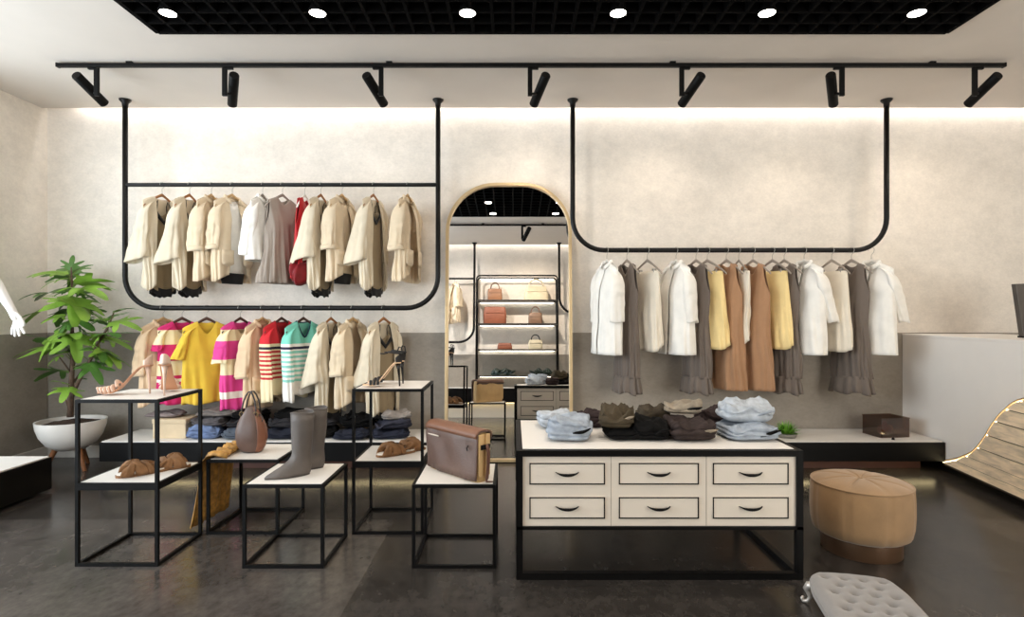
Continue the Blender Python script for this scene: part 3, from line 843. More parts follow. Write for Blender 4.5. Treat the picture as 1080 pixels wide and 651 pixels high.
hang(cream_jacket, 430, ZUP, 76, 'pale wooden', 'cream jacket with rolled cuff, rightmost piece on the upper rail', 'rightmost jacket of the upper rail', UP, 21, **U)
# lower rail
PK, MG, CR, WH_ = (226, 66, 146), (206, 38, 108), (240, 222, 180), (245, 238, 230)
pink1 = stripes('knit_pink_cream', [(-.72, MG), (-.685, CR), (-.625, MG), (-.57, WH_), (-.545, MG), (-.52, CR), (-.40, MG), (-.27, CR), (-.155, MG)], -.75, -.05)
pink2 = stripes('knit_pink_white', [(-.75, PK), (-.70, WH_), (-.645, PK), (-.51, CR), (-.385, PK), (-.24, CR), (-.15, PK)], -.78, -.05)
def seq(base, alt, z0, z1, n, tail):
    s = [(-.80, tail)]
    for k in range(n): 
        z = z0 + (z1 - z0) * k / n; s += [(z, base), (z + (z1 - z0) / n * .48, alt)]
    return s
RD, MT = (196, 44, 50), (140, 206, 190)
redst = stripes('knit_red', seq(RD, CR, -.54, -.30, 7, CR) + [(-.305, (40, 34, 48)), (-.285, CR), (-.262, (206, 34, 44))], -.8, -.05)
mintst = stripes('knit_mint', seq(MT, WH_, -.56, -.30, 7, WH_) + [(-.305, (36, 36, 62)), (-.285, WH_), (-.262, (122, 204, 184))], -.8, -.05)
hang(cream_jacket, 172, ZLO, 62, 'pale wooden', 'beige jacket behind the heels, leftmost on the lower rail', 'leftmost beige jacket of the lower rail', LO, 31, col=BEIGE, hemL=.66)
hang(striped_top, 192, ZLO, 44, 'dark brown', 'pink and cream wide-striped dress left of the yellow shirt', 'pink striped dress left of the yellow shirt', LO, 32, material=pink1, L=.66, slv=.20)
hang(striped_top, 218, ZLO, 40, 'dark brown', 'yellow short-sleeved shirt on the lower rail', 'yellow shirt', LO, 33, material=YEL, L=.66, slv=.27, name='yellow_shirt', cat='shirt', slend=(.055, .03), r1=.074, vneck=.10)
hang(striped_top, 253.5, ZLO, 62, 'dark brown', 'pink and white wide-striped top between yellow shirt and beige jacket', 'pink striped top right of the yellow shirt', LO, 34, material=pink2, L=.70, slv=.30)
hang(cream_jacket, 277, ZLO, 66, 'pale wooden', 'beige jacket with pink lining left of the red striped sweater', 'beige jacket beside the red sweater', LO, 35, col=BEIGE, inner=(PINKIN, BEIGE), hemL=.66)
hang(striped_top, 297, ZLO, 62, 'dark brown', 'red and cream striped V-neck sweater with long sleeve', 'red striped sweater', LO, 36, material=redst, L=.58, slv=.60, vneck=.13, name='striped_sweater', cat='sweater', r1=.042, collar_=fab('dark_red_knit', (150, 26, 36)), slend=(.020, -.045))
hang(striped_top, 320, ZLO, 58, 'dark brown', 'mint green and white striped V-neck sweater with long sleeve', 'mint striped sweater', LO, 37, material=mintst, L=.58, slv=.60, vneck=.13, name='striped_sweater', cat='sweater', r1=.042, collar_=fab('navy_knit', (38, 66, 84)), slend=(.020, -.045))
hang(bell_blouse, 349, ZLO, 70, 'brown', 'cream bell-sleeve blouse right of the mint sweater on the lower rail', 'blouse right of the mint sweater', LO, 38)
hang(cream_jacket, 372, ZLO, 66, 'pale wooden', 'cream jacket with rolled cuff, second from right on the lower rail', 'cream jacket second from right on the lower rail', LO, 39)
hang(bell_blouse, 404.6, ZLO, 58, 'brown', 'cream blouse behind the black heels, rightmost on the lower rail', 'rightmost blouse of the lower rail', LO, 40)
# right rail
hang(coat, 640, ZRI, -70, 'white', 'white long-sleeved coat, leftmost on the right rail', 'leftmost white coat of the right rail', RI, 51, slope_end=(.01, .0))
hang(dress, 661, ZRI, -66, 'grey', 'dark grey ruffle-hem dress beside the leftmost white coat', 'leftmost dark grey ruffle-hem dress', RI, 52, material=GREYD, L=.93, ruffle=1, w0=.148, w1=.135, wm=.118, d=.042, d1=.062)
hang(trousers, 682.6, ZRI, -60, 'grey', 'off-white trousers on a clip hanger between grey dress and second white coat', 'off-white trousers beside the left grey dress', RI, 53, material=OATW)
hang(coat, 713, ZRI, -68, 'white', 'white long-sleeved coat, second from the left end of the right rail', 'second white coat from the left on the right rail', RI, 54, slope_end=(.01, .02))
hang(dress, 734, ZRI, -62, 'grey', 'dark grey ruffle-hem dress left of the pale yellow trousers', 'dark grey dress second from left', RI, 55, material=GREYD, L=.93, ruffle=1, w0=.148, w1=.135, wm=.118, d=.042, d1=.062)
hang(trousers, 746, ZRI, -50, 'grey', 'pale yellow trousers left of the tan dresses', 'left pale yellow trousers', RI, 56, material=BUTTER, w1=.19, L=.60)
hang(dress, 766, ZRI, -64, 'grey', 'tan sleeveless long dress, the left one of the two', 'left tan dress', RI, 57, material=TAN, L=1.02, w0=.16, wm=.15, w1=.18, d=.045, d1=.085, amp=.014, nfold=5)
hang(trousers, 779, ZRI, -75, 'grey', 'cream trousers showing between the two tan dresses', 'cream trousers between the tan dresses', RI, 58, material=OATW, L=.56, w=.12, w1=.12)
hang(dress, 794, ZRI, -62, 'grey', 'tan sleeveless long dress, the right one of the two', 'right tan dress', RI, 59, material=TAN, L=1.02, w0=.16, wm=.15, w1=.19, d=.045, d1=.095, amp=.014, nfold=5)
hang(trousers, 814.5, ZRI, -62, 'grey', 'pale yellow trousers with a sash right of the tan dresses', 'right pale yellow trousers', RI, 60, material=BUTTER, L=.60, w=.17, w1=.18)
hang(dress, 827, ZRI, -66, 'grey', 'dark grey ruffle-hem dress behind the right pale yellow trousers', 'dark grey dress behind the yellow trousers', RI, 61, material=GREYD, L=.93, ruffle=1, w0=.148, w1=.135, wm=.118, d=.042, d1=.062)
hang(coat, 848, ZRI, -66, 'white', 'white long-sleeved coat, second from the right end of the right rail', 'white coat second from right', RI, 62, slope_end=(.012, .12))
hang(trousers, 877, ZRI, -66, 'grey', 'off-white trousers between the two rightmost white coats', 'off-white trousers between the right white coats', RI, 63, material=OATW, w=.16, w1=.17)
hang(dress, 898, ZRI, -64, 'grey', 'dark grey ruffle-hem dress left of the rightmost white coat', 'rightmost dark grey dress', RI, 64, material=GREYD, L=.93, ruffle=1, w0=.15, w1=.155, wm=.125, d=.045, d1=.07)
hang(coat, 919, ZRI, -62, 'white', 'white long-sleeved coat, rightmost on the right rail beside the counter', 'rightmost white coat', RI, 65, slope_end=(.015, .15))
# the far rail in the mirror
o_ = (-1.0, YO + .22, 2.35)
cream_jacket(o_, D(-120), 'cream jacket on the rail reflected at the left of the mirror', None, 71)
hanger(o_, D(-120), 'pale wooden', 'pale wooden hanger reflected at the left of the mirror', None, .17, .0172)
# ================================================================== FOLDED CLOTHES
def denim(name, rgb, var=.22):
    return mat('denim_' + name, rgb, .9, 0, var, 26, .2, 220, 0, spec=.12)
LB = denim('light_blue', (152, 160, 171)); LB2 = denim('pale_blue', (174, 180, 188)); BKD = denim('black', (15, 14, 14)); OLD = denim('olive', (72, 63, 50)); TPD = denim('taupe', (56, 47, 45))
CRD = denim('stone', (138, 127, 112)); PLD = denim('plum', (54, 44, 44)); GRD = denim('grey', (84, 80, 82)); NVD = denim('navy', (38, 40, 50)); BLD = denim('blue', (110, 126, 160)); CHD = denim('charcoal', (44, 42, 44))
def folded(loc, rz, sx, sy, sz, layers, material, label, cat, group, seed, name='folded_jeans', crumple=1.0, inner=None):
    """a garment folded over itself: layered rounded bundle, sx wide, sy deep, sz high; fold line at -y"""
    r = random.Random(seed); so = r.uniform(0, 90)
    n, mm = 72, 34; m = MB(); rings = []
    hx, hy = sx / 2, sy / 2
    for i in range(mm + 1):
        v = -pi / 2 + pi * i / mm; row = []
        for j in range(n):
            u = 2 * pi * j / n; c, s = cos(u), sin(u)
            e = .42
            cv = max(0, cos(v)) ** .38; sv = math.copysign(abs(sin(v)) ** .75, sin(v))
            x = math.copysign(abs(c) ** e, c) * cv; y = math.copysign(abs(s) ** e, s) * cv; z = (sv + 1) / 2
            # layers of cloth: grooves around the side
            side = sstep(.5, 1, max(abs(x), abs(y)))
            zz = z + .07 * fbm(x + so, y, 0, 1.3)
            g = abs(sin(pi * layers * zz)) ** .55
            k = 1 - .13 * side * (1 - g)
            # slipped layers
            lay = math.floor(zz * layers); lr = random.Random(seed * 31 + lay)
            ox, oy = lr.uniform(-.05, .05) * crumple, lr.uniform(-.05, .05) * crumple
            px, py, pz = (x * k + ox * side) * hx, (y * k + oy * side) * hy, z * sz
            cr = (abs(fbm(px + so, py, pz * 1.6, 14)) * -.020 + .014 * fbm(px, py + so, pz, 9) - .010 * abs(fbm(px + .5 * py, py - so, pz * 2, 27))) * crumple
            top = sstep(.12, .8, z)
            pz += cr * top * min(1.6, sz / .07) + .02 * crumple * fbm(x + so, y, 0, 1.4) * top
            kk = 1 + (cr * 2.2) * (1 if True else 0)
            px *= kk; py *= kk
            row.append((px, py, max(0.0005, pz)))
        rings.append(row)
    m.loft(rings, cap0=True, cap1=True)
    o = m.build(name, material, None, smooth=True); o.location = loc; o.rotation_euler = (0, 0, rz)
    tag(o, label, cat, group)
    # waistband / turned hem with a dark opening at the fold
    b = MB(); pts = []
    for k in range(13):
        q = .15 + .75 * k / 12; pts.append((q * hx, -hy * (.98 - .10 * q ** 4) + .004, sz * (.30 + .34 * q + .05 * sin(5 * q + seed))))
    b.tube(pts, [.003 + .0055 * sin(pi * k / 12) for k in range(13)], 8, flat=.8); b.build('turned_hem', inner or material, o, smooth=True)
    return o
ZD = Z_(475.5, YF) + .0025
GJ = 'folded clothes on the white dresser'
def onD(px, y, z=0): return (X_(px, y), y, ZD + z)
def fj(px, y, z, w, d, h, n, mt, label, seed, rz=0, cr=1.0, inner=None, cat='jeans'):
    folded(onD(px, y, z), D(rz), w, d, h, n, mt, label, cat, GJ, seed, crumple=cr, inner=inner)
fj(585.5, 3.20, 0, .205, .22, .090, 3, LB2, 'pale blue folded jeans at the back left corner of the dresser', 101, 6, 1.1, LB)
fj(600.5, 2.90, 0, .232, .24, .120, 4, LB, 'pale blue folded jeans at the front left of the dresser top', 102, -6, 1.2, BKD)
fj(622, 3.22, 0, .15, .2, .085, 3, PLD, 'small dark folded jeans behind the front pale blue ones', 103, 5)
fj(656, 2.93, 0, .20, .24, .060, 2, BKD, 'flat black folded jeans under the crumpled olive pair', 104, 4)
fj(650, 2.93, .055, .185, .22, .105, 3, OLD, 'crumpled olive brown trousers on top of black jeans', 105, -8, 1.9, CRD, 'trousers')
fj(684, 2.92, 0, .19, .25, .105, 3, BKD, 'black folded jeans right of the crumpled olive trousers', 106, -4, 1.3)
fj(689, 3.20, 0, .17, .2, .125, 4, denim('dark_olive', (66, 58, 48)), 'dark olive folded trousers behind the black jeans', 109, 5, 1.3, None, 'trousers')
fj(726, 2.90, 0, .245, .24, .112, 3, TPD, 'taupe brown folded jeans in the middle of the dresser top', 107, 3, 1.3, CRD)
fj(720, 3.04, .105, .20, .17, .072, 2, CRD, 'crumpled stone and black trousers on top of taupe jeans', 108, -10, 1.6, BKD, 'trousers')
fj(752, 3.18, 0, .19, .21, .112, 3, PLD, 'plum brown folded jeans behind taupe and right blue jeans', 110, 8, 1.2)
fj(786.5, 2.92, 0, .285, .25, .085, 3, LB, 'light blue folded jeans at the right, under another light pair', 111, 2, 1.1, BKD)
fj(785, 2.96, .078, .262, .22, .108, 2, LB2, 'light blue folded jeans at the right, lying on top', 112, -5, 1.3, LB)
# piles on the left platform
ZPL = ZP + .0005
GP = 'folded jeans on the left platform'
def pj(px, y, z, w, d, h, n, mt, label, seed, rz=0, cr=1.0):
    folded((X_(px, y), y, ZPL + z), D(rz), w * 1.08, d, h * 1.04, n, mt, label, 'jeans', GP, seed, crumple=cr * 1.35)
pj(219, 4.55, 0, .24, .24, .10, 3, BLD, 'blue folded jeans at the left end of the pile under the yellow shirt', 201, 4, 1.2)
pj(224, 4.58, .095, .26, .24, .075, 2, GRD, 'grey folded jeans on the leftmost blue pair', 202, -6, 1.2)
pj(232, 4.60, .165, .30, .22, .055, 2, denim('ash', (112, 104, 100)), 'ash grey folded jeans topmost under the yellow shirt', 203, 3)
pj(258, 4.55, 0, .27, .26, .09, 3, denim('slate', (82, 88, 98)), 'slate folded jeans second from left, bottom of its pile', 204, -3, 1.2)
pj(262, 4.58, .085, .28, .24, .07, 2, CHD, 'charcoal folded jeans on the slate pair', 205, 6, 1.3)
pj(266, 4.59, .15, .24, .22, .055, 2, BKD, 'black folded jeans on the charcoal pair behind the brown handbag', 206, 0)
pj(300, 4.55, 0, .27, .25, .085, 3, NVD, 'navy folded jeans under the red sweater, bottom of its pile', 207, 3, 1.2)
pj(304, 4.58, .08, .26, .23, .075, 2, CHD, 'charcoal folded jeans on the navy pair behind the boots', 208, -5, 1.2)
pj(309, 4.60, .15, .24, .22, .06, 2, BKD, 'black folded jeans topmost behind the boots', 209, 5)
pj(341, 4.58, 0, .24, .24, .095, 3, BKD, 'black folded jeans between the boots and the right tall table', 210, 8, 1.2)
pj(344, 4.60, .09, .22, .22, .07, 2, CHD, 'charcoal folded jeans on the black pair right of the boots', 211, -4, 1.2)
pj(372, 4.53, 0, .27, .24, .075, 3, NVD, 'navy folded jeans behind the right tall table, front of its pile', 212, -3, 1.3)
pj(378, 4.63, .07, .26, .22, .12, 4, BKD, 'black folded jeans on the navy pair behind the right tall table', 213, 4, 1.2)
pj(412, 4.56, 0, .28, .25, .075, 3, denim('dark_navy', (40, 42, 54)), 'dark navy folded jeans at the right end of the platform', 214, 12, 1.2)
pj(415, 4.58, .07, .27, .22, .075, 2, denim('ink', (52, 52, 62)), 'ink blue folded jeans in the middle of the rightmost pile', 215, 16, 1.2)
pj(418, 4.60, .14, .23, .2, .06, 2, denim('pebble', (136, 128, 122)), 'pebble grey folded jeans on top of the rightmost pile', 216, 22, 1.2)
pj(176, 4.62, .155, .26, .2, .04, 1, denim('mauve_grey', (126, 114, 112)), 'mauve grey folded top lying on the beige box', 217, 0, .7)
t = thing('storage_box', 'beige fabric storage box on the left platform under the striped dress', 'box', (X_(187, 4.60), 4.60, ZPL))
BXM = mat('box_beige', (206, 184, 152), .8, bump=.1)
MB().box(-.13, .13, -.11, .11, 0, .118).build('box_body', BXM, t, bevel=.004)
MB().box(-.134, .134, -.114, .114, .118, .152).build('lid', BXM, t, bevel=.004)

# ================================================================== SHOES
NUDE = mat('nude_leather', (214, 180, 158), .28, 0, .05, spec=.6, coat=.3); NUDEIN = mat('nude_insole', (196, 140, 104), .5)
def sole_path(L, hh, n=20):
    P_ = []
    for k in range(n + 1):
        t = k / n; x = L * t
        z = hh * (1 - sstep(.10, .74, t)) + .010
        P_.append((x, z))
    return P_
def stiletto(loc, rz, label, group, mu, ms, mh, style, L=.22, hh=.105, cat='shoe', name='stiletto_sandal'):
    t = thing(name, label, cat, loc, rz, group)
    P_ = sole_path(L, hh)
    def wid(t_): return .027 + .013 * sstep(.35, .72, t_) - .034 * sstep(.80, 1.0, t_) * (1 if style == 'pump' else .72)
    m = MB(); rings = []
    for k, (x, z) in enumerate(P_):
        w = max(.004, wid(k / 20)); rings.append([(x, -w, z), (x, -w * .6, z - .002), (x, w * .6, z - .002), (x, w, z), (x, w, z + .006), (x, -w, z + .006)])
    m.loft(rings); m.build('sole', ms, t, smooth=True, angle=40)
    m = MB(); z0 = P_[1][1]
    m.tube([(.018, 0, z0), (.014, 0, z0 * .72), (.010, 0, z0 * .35), (.008, 0, 0.0)], [.017, .009, .0055, .0048], 10)
    m.build('heel', mh, t, smooth=True)
    # heel counter
    m = MB(); rings = []
    for i in range(6):
        q = i / 5; row = []
        for j in range(19):
            a = pi / 2 + pi * j / 18
            fr = (1 - sin(pi * j / 18)); hgt = .056 * (1 - .55 * fr)
            ww = .025 - .004 * q; x = .030 + cos(a) * .034 + .006 * q; y = sin(a) * ww
            xi = max(0, x) / L; kk = min(19, int(xi * 20)); zb = P_[kk][1] + .004
            row.append((x - .004 * q, y, zb + hgt * q))
        rings.append(row)
    m.loft(rings, closed=False); m.build('heel_counter', mu, t, smooth=True, solid=.003)
    if style == 'pump' or style == 'strap':
        xs = (.60, .68, .76, .84) if style == 'strap' else (.58, .65, .72, .79, .86, .93)
        m = MB()
        for q in xs:
            x, z = L * q, P_[int(q * 20)][1]; w = wid(q)
            arc = [(x + .012 * sin(a), w * 1.02 * cos(a), z + .004 + .030 * max(0, sin(a)) * (1.15 - q * .55)) for a in [pi * k / 12 for k in range(13)]]
            m.tube(arc, .0046, 8, flat=2.8)
        m.build('toe_strap', mu, t, smooth=True)
    if style == 'ankle':
        m = MB(); x = L * .70; z = P_[14][1]; w = wid(.7)
        for dx in (-.020, .0, .020):
            m.tube([(x + dx, w * 1.03 * cos(a), z + .003 + .026 * max(0, sin(a)) ** .8 * (1 - .35 * dx / .03)) for a in [pi * k / 16 for k in range(17)]], .0042, 8, flat=1.9)
        m.build('toe_strap', mu, t, smooth=True)
        m = MB(); zc = P_[0][1] + .058
        loop = [(.032 + .042 * cos(a), .027 * sin(a), zc + .006 * cos(a)) for a in [2 * pi * k / 24 for k in range(24)]]
        m.tube(loop, .0045, 8, loop=True)
        m.tube([(.074, 0, zc), (.098, .002, zc - .004), (.118, .004, zc - .002)], .004, 8)
        m.tube([(-.002, 0, zc - .05), (-.006, 0, zc), (-.002, 0, zc + .03), (.012, 0, zc + .034), (.02, 0, zc + .01)], .004, 8)
        m.build('ankle_strap', mu, t, smooth=True)
    return t
zt1 = .8165
stiletto((X_(160, 2.99), 2.99, zt1), D(196), 'nude high heel lying toe to the left on the tall table', 'nude high heels', NUDE, NUDEIN, NUDE, 'pump', L=.245, hh=.135, name='high_heel', cat='shoe')
stiletto((X_(173, 2.90), 2.90, zt1), D(112), 'nude high heel with its heel turned to the viewer on the tall table', 'nude high heels', NUDE, NUDEIN, NUDE, 'pump', L=.23, hh=.145, name='high_heel', cat='shoe')
BLS = mat('black_suede', (22, 20, 20), .7); BLH = mat('black_gloss', (16, 14, 14), .2)
NSO = mat('nude_sole', (216, 178, 142), .5)
stiletto((X_(423, 3.30), 3.30, .8145), D(192), 'black strappy stiletto with nude sole nearer the table front', 'black strappy stilettos', BLS, NSO, BLH, 'ankle', L=.215, hh=.125)
stiletto((X_(426.5, 3.42), 3.42, .8145), D(186), 'black strappy stiletto behind its twin on the tall table', 'black strappy stilettos', BLS, NSO, BLH, 'ankle', L=.215, hh=.125)
SUE = mat('tan_suede', (126, 88, 54), .85, 0, .2, 22, .25, 120); INS = mat('white_insole', (228, 220, 208), .6)
def slide(loc, rz, label, group, seed, SUE=SUE, INS=INS, name='knotted_sandal', cat='sandal'):
    r = random.Random(seed)
    t = thing(name, label, cat, loc, rz, group)
    m = MB(); rings = []; n = 18; L = .235
    for k in range(n + 1):
        q = k / n; x = -L / 2 + L * q; w = .010 + .028 * (sin(pi * min(1, q * .98 + .02)) ** .45) + .006 * sstep(.4, .8, q) * (1 - sstep(.9, 1, q))
        rings.append([(x, -w, .0), (x, w, .0), (x, w * 1.02, .012), (x, -w * 1.02, .012)])
    m.loft(rings); m.build('sole', SUE, t, smooth=True, angle=40)
    m = MB(); rings = []
    for k in range(n + 1):
        q = k / n; x = -L / 2 + .004 + (L - .008) * q; w = .006 + .027 * (sin(pi * min(1, q * .98 + .02)) ** .45) + .006 * sstep(.4, .8, q) * (1 - sstep(.9, 1, q))
        rings.append([(x, -w, .012), (x, w, .012), (x, w, .018), (x, -w, .018)])
    m.loft(rings); m.build('insole', INS, t, smooth=True, angle=40)
    for (xa, xb, hgt, wd) in ((.072, .004, .046, .030), (.004, .072, .052, .030), (-.030, .010, .040, .018)):
        m = MB(); rings = []
        for k in range(21):
            a = pi * k / 20; q = k / 20; ca = math.copysign(abs(cos(a)) ** .62, cos(a)); sa = sin(a) ** .62
            c = Vector((xa + (xb - xa) * q, .044 * ca, .010 + hgt * sa)); row = []
            for j in range(18):
                b = 2 * pi * j / 18
                wv = wd * (1 - .22 * sin(a)) * (1 + .10 * sin(3 * b + 9 * q + seed)); th = .007 + .004 * sin(a) + .003 * sin(6 * b + 5 * q)
                row.append((c.x + cos(b) * wv, c.y + sin(b) * th * ca, c.z + sin(b) * th * (sa + .15) + .004 * sin(9 * q + 3 * b)))
            rings.append(row)
        m.loft(rings); m.build('knotted_strap', SUE, t, smooth=True)
    m = MB(); rings = []
    for i in range(11):
        v = -pi / 2 + pi * i / 10
        rings.append([(.038 + .034 * cos(v) * cos(u) * (1 + .22 * sin(3 * u + seed)), .024 * cos(v) * sin(u) * (1 + .2 * cos(2 * u)), .062 + .017 * sin(v) + .004 * sin(4 * u)) for u in [2 * pi * j / 24 for j in range(24)]])
    m.loft(rings); m.build('knot', SUE, t, smooth=True)
    # heel strap
    m = MB(); m.tube([(-.02, .034, .016), (-.06, .036, .035), (-.098, .022, .048), (-.108, 0, .052), (-.098, -.022, .048), (-.06, -.036, .035), (-.02, -.034, .016)], .008, 8)
    m.build('heel_strap', SUE, t, smooth=True)
    return t
slide((X_(152, 2.95), 2.94, .4085), D(222), 'tan knotted sandal at the front of the lower shelf, left table', 'tan knotted sandals', 1)
slide((X_(171, 3.00), 3.03, .4085), D(30), 'tan knotted sandal behind its twin on the lower shelf, left table', 'tan knotted sandals', 2)
slide((X_(417, 3.33), 3.34, .4085), D(215), 'tan knotted sandal at the front of the lower shelf, right table', 'tan knotted sandals', 3)
slide((X_(428, 3.41), 3.43, .4085), D(22), 'tan knotted sandal behind its twin on the lower shelf, right table', 'tan knotted sandals', 4)
# boots
BOOT = mat('grey_boot_leather', (92, 84, 79), .55, 0, .1, 14, .15, 90)
def boot(loc, rz, label, k=1.0):
    t = thing('tall_boot', label, 'boot', loc, rz, 'grey boots')
    n = 40
    sl_ = [(.345, -.066, .066, .053), (.30, -.064, .064, .052), (.24, -.062, .063, .050), (.19, -.056, .061, .047), (.15, -.050, .059, .043), (.125, -.047, .058, .040), (.105, -.046, .064, .038), (.088, -.047, .078, .038),
           (.072, -.049, .098, .038), (.056, -.050, .124, .038), (.042, -.050, .152, .038), (.030, -.049, .178, .038), (.019, -.047, .200, .037), (.011, -.045, .210, .035), (.006, -.042, .208, .033)]
    m = MB(); rings = []
    for z, xa, xb, w in sl_:
        row = []
        for j in range(n):
            a = 2 * pi * j / n; q = (1 + cos(a)) / 2; x = xa + (xb - xa) * q
            taper = 1 - .62 * sstep(.55, 1.0, (x - .04) / .18) if x > .04 else 1
            wr = 1 + .03 * sin(9 * a + z * 60) * (1 if .08 < z < .2 else .2)
            row.append((x * .86, w * sin(a) * taper * wr * (1 + .15 * sstep(.04, .10, x) * (z < .05)), z * .93 + .004 * sin(2 * a) * (z > .3)))
        rings.append(row)
    m.loft(rings, cap0=False, cap1=True); m.build('boot_upper', BOOT, t, smooth=True, solid=.003)
    m = MB(); m.tube([(.057 * cos(a), .053 * sin(a), .321 + .004 * sin(2 * a)) for a in [2 * pi * j / 26 for j in range(26)]], .0035, 6, loop=True); m.build('top_piping', BOOT, t, smooth=True)
    rings = []
    for z in (0, .007):
        rings.append([((-.043 + .254 * (1 + cos(a)) / 2) * .86, .036 * sin(a) * (1 - .6 * sstep(.5, 1, (1 + cos(a)) / 2)) * 1.08, z) for a in [2 * pi * j / n for j in range(n)]])
    MB().loft(rings).build('sole', mat('boot_sole', (62, 55, 51), .6), t, smooth=True, angle=40)
    return t
boot((X_(319, 2.93), 2.93, .4065), D(212), 'tall grey boot at the front of its low table, toe to the left')
boot((X_(333.5, 3.06), 3.06, .4065), D(200), 'tall grey boot half hidden behind its twin')

# ================================================================== BAGS
LEA = mat('brown_leather', (98, 76, 67), .45, 0, .12, 10, .12, 110); RUST = mat('rust_leather', (132, 84, 62), .45, 0, .12, 10, .1, 110)
def slouchy():
    t = thing('handbag', 'brown teardrop handbag with rust side panel and long handles', 'handbag', (X_(265, 3.37), 3.37, .4175), D(-8))
    prof = [(0, .050), (.012, .068), (.04, .084), (.085, .094), (.13, .092), (.17, .080), (.205, .064), (.235, .046), (.255, .033), (.268, .026)]
    n = 40; m = MB(); rings = []
    for z, r in prof:
        rings.append([(r * cos(a) * (1 + .02 * sin(7 * a) * (z > .1)), r * .72 * sin(a) * (1 + .03 * sin(5 * a) * (z > .12)), z) for a in [2 * pi * j / n for j in range(n)]])
    m.loft(rings); m.build('bag_body', LEA, t, smooth=True)
    m = MB(); rings = []
    for z, r in prof:
        r += .0018
        rings.append([(r * cos(a), r * .72 * sin(a), z) for a in [radians(-44 + 80 * j / 14) for j in range(15)]])
    m.loft(rings, closed=False); m.build('side_panel', RUST, t, smooth=True, solid=.002)
    HM_ = mat('dark_strap', (58, 48, 46), .4)
    for y in (-.022, .022):
        pts = [(-.042, y * 1.1, .215), (-.047, y, .25), (-.036, y * .9, .30), (-.022, y * .8, .335), (-.008, y * .6, .355), (.008, y * .6, .355), (.022, y * .8, .335), (.036, y * .9, .30), (.044, y, .25), (.042, y * 1.1, .215)]
        MB().tube(pts, .0048, 8).build('handle', HM_, t, smooth=True)
    m = MB()
    for sx in (-1, 1):
        m.tube([(sx * .044 + .014 * cos(a), -.026, .225 + .014 * sin(a)) for a in [2 * pi * k / 16 for k in range(16)]], .003, 6, loop=True)
    m.build('buckle_ring', mat('antique_brass', (120, 100, 70), .35, .8), t, smooth=True)
    m = MB(); m.tube([(.058, -.01, .225), (.075, -.012, .215), (.082, -.012, .195), (.074, -.012, .18), (.062, -.012, .19), (.058, -.012, .21)], .004, 6, loop=True); m.build('charm', HM_, t, smooth=True)
slouchy()
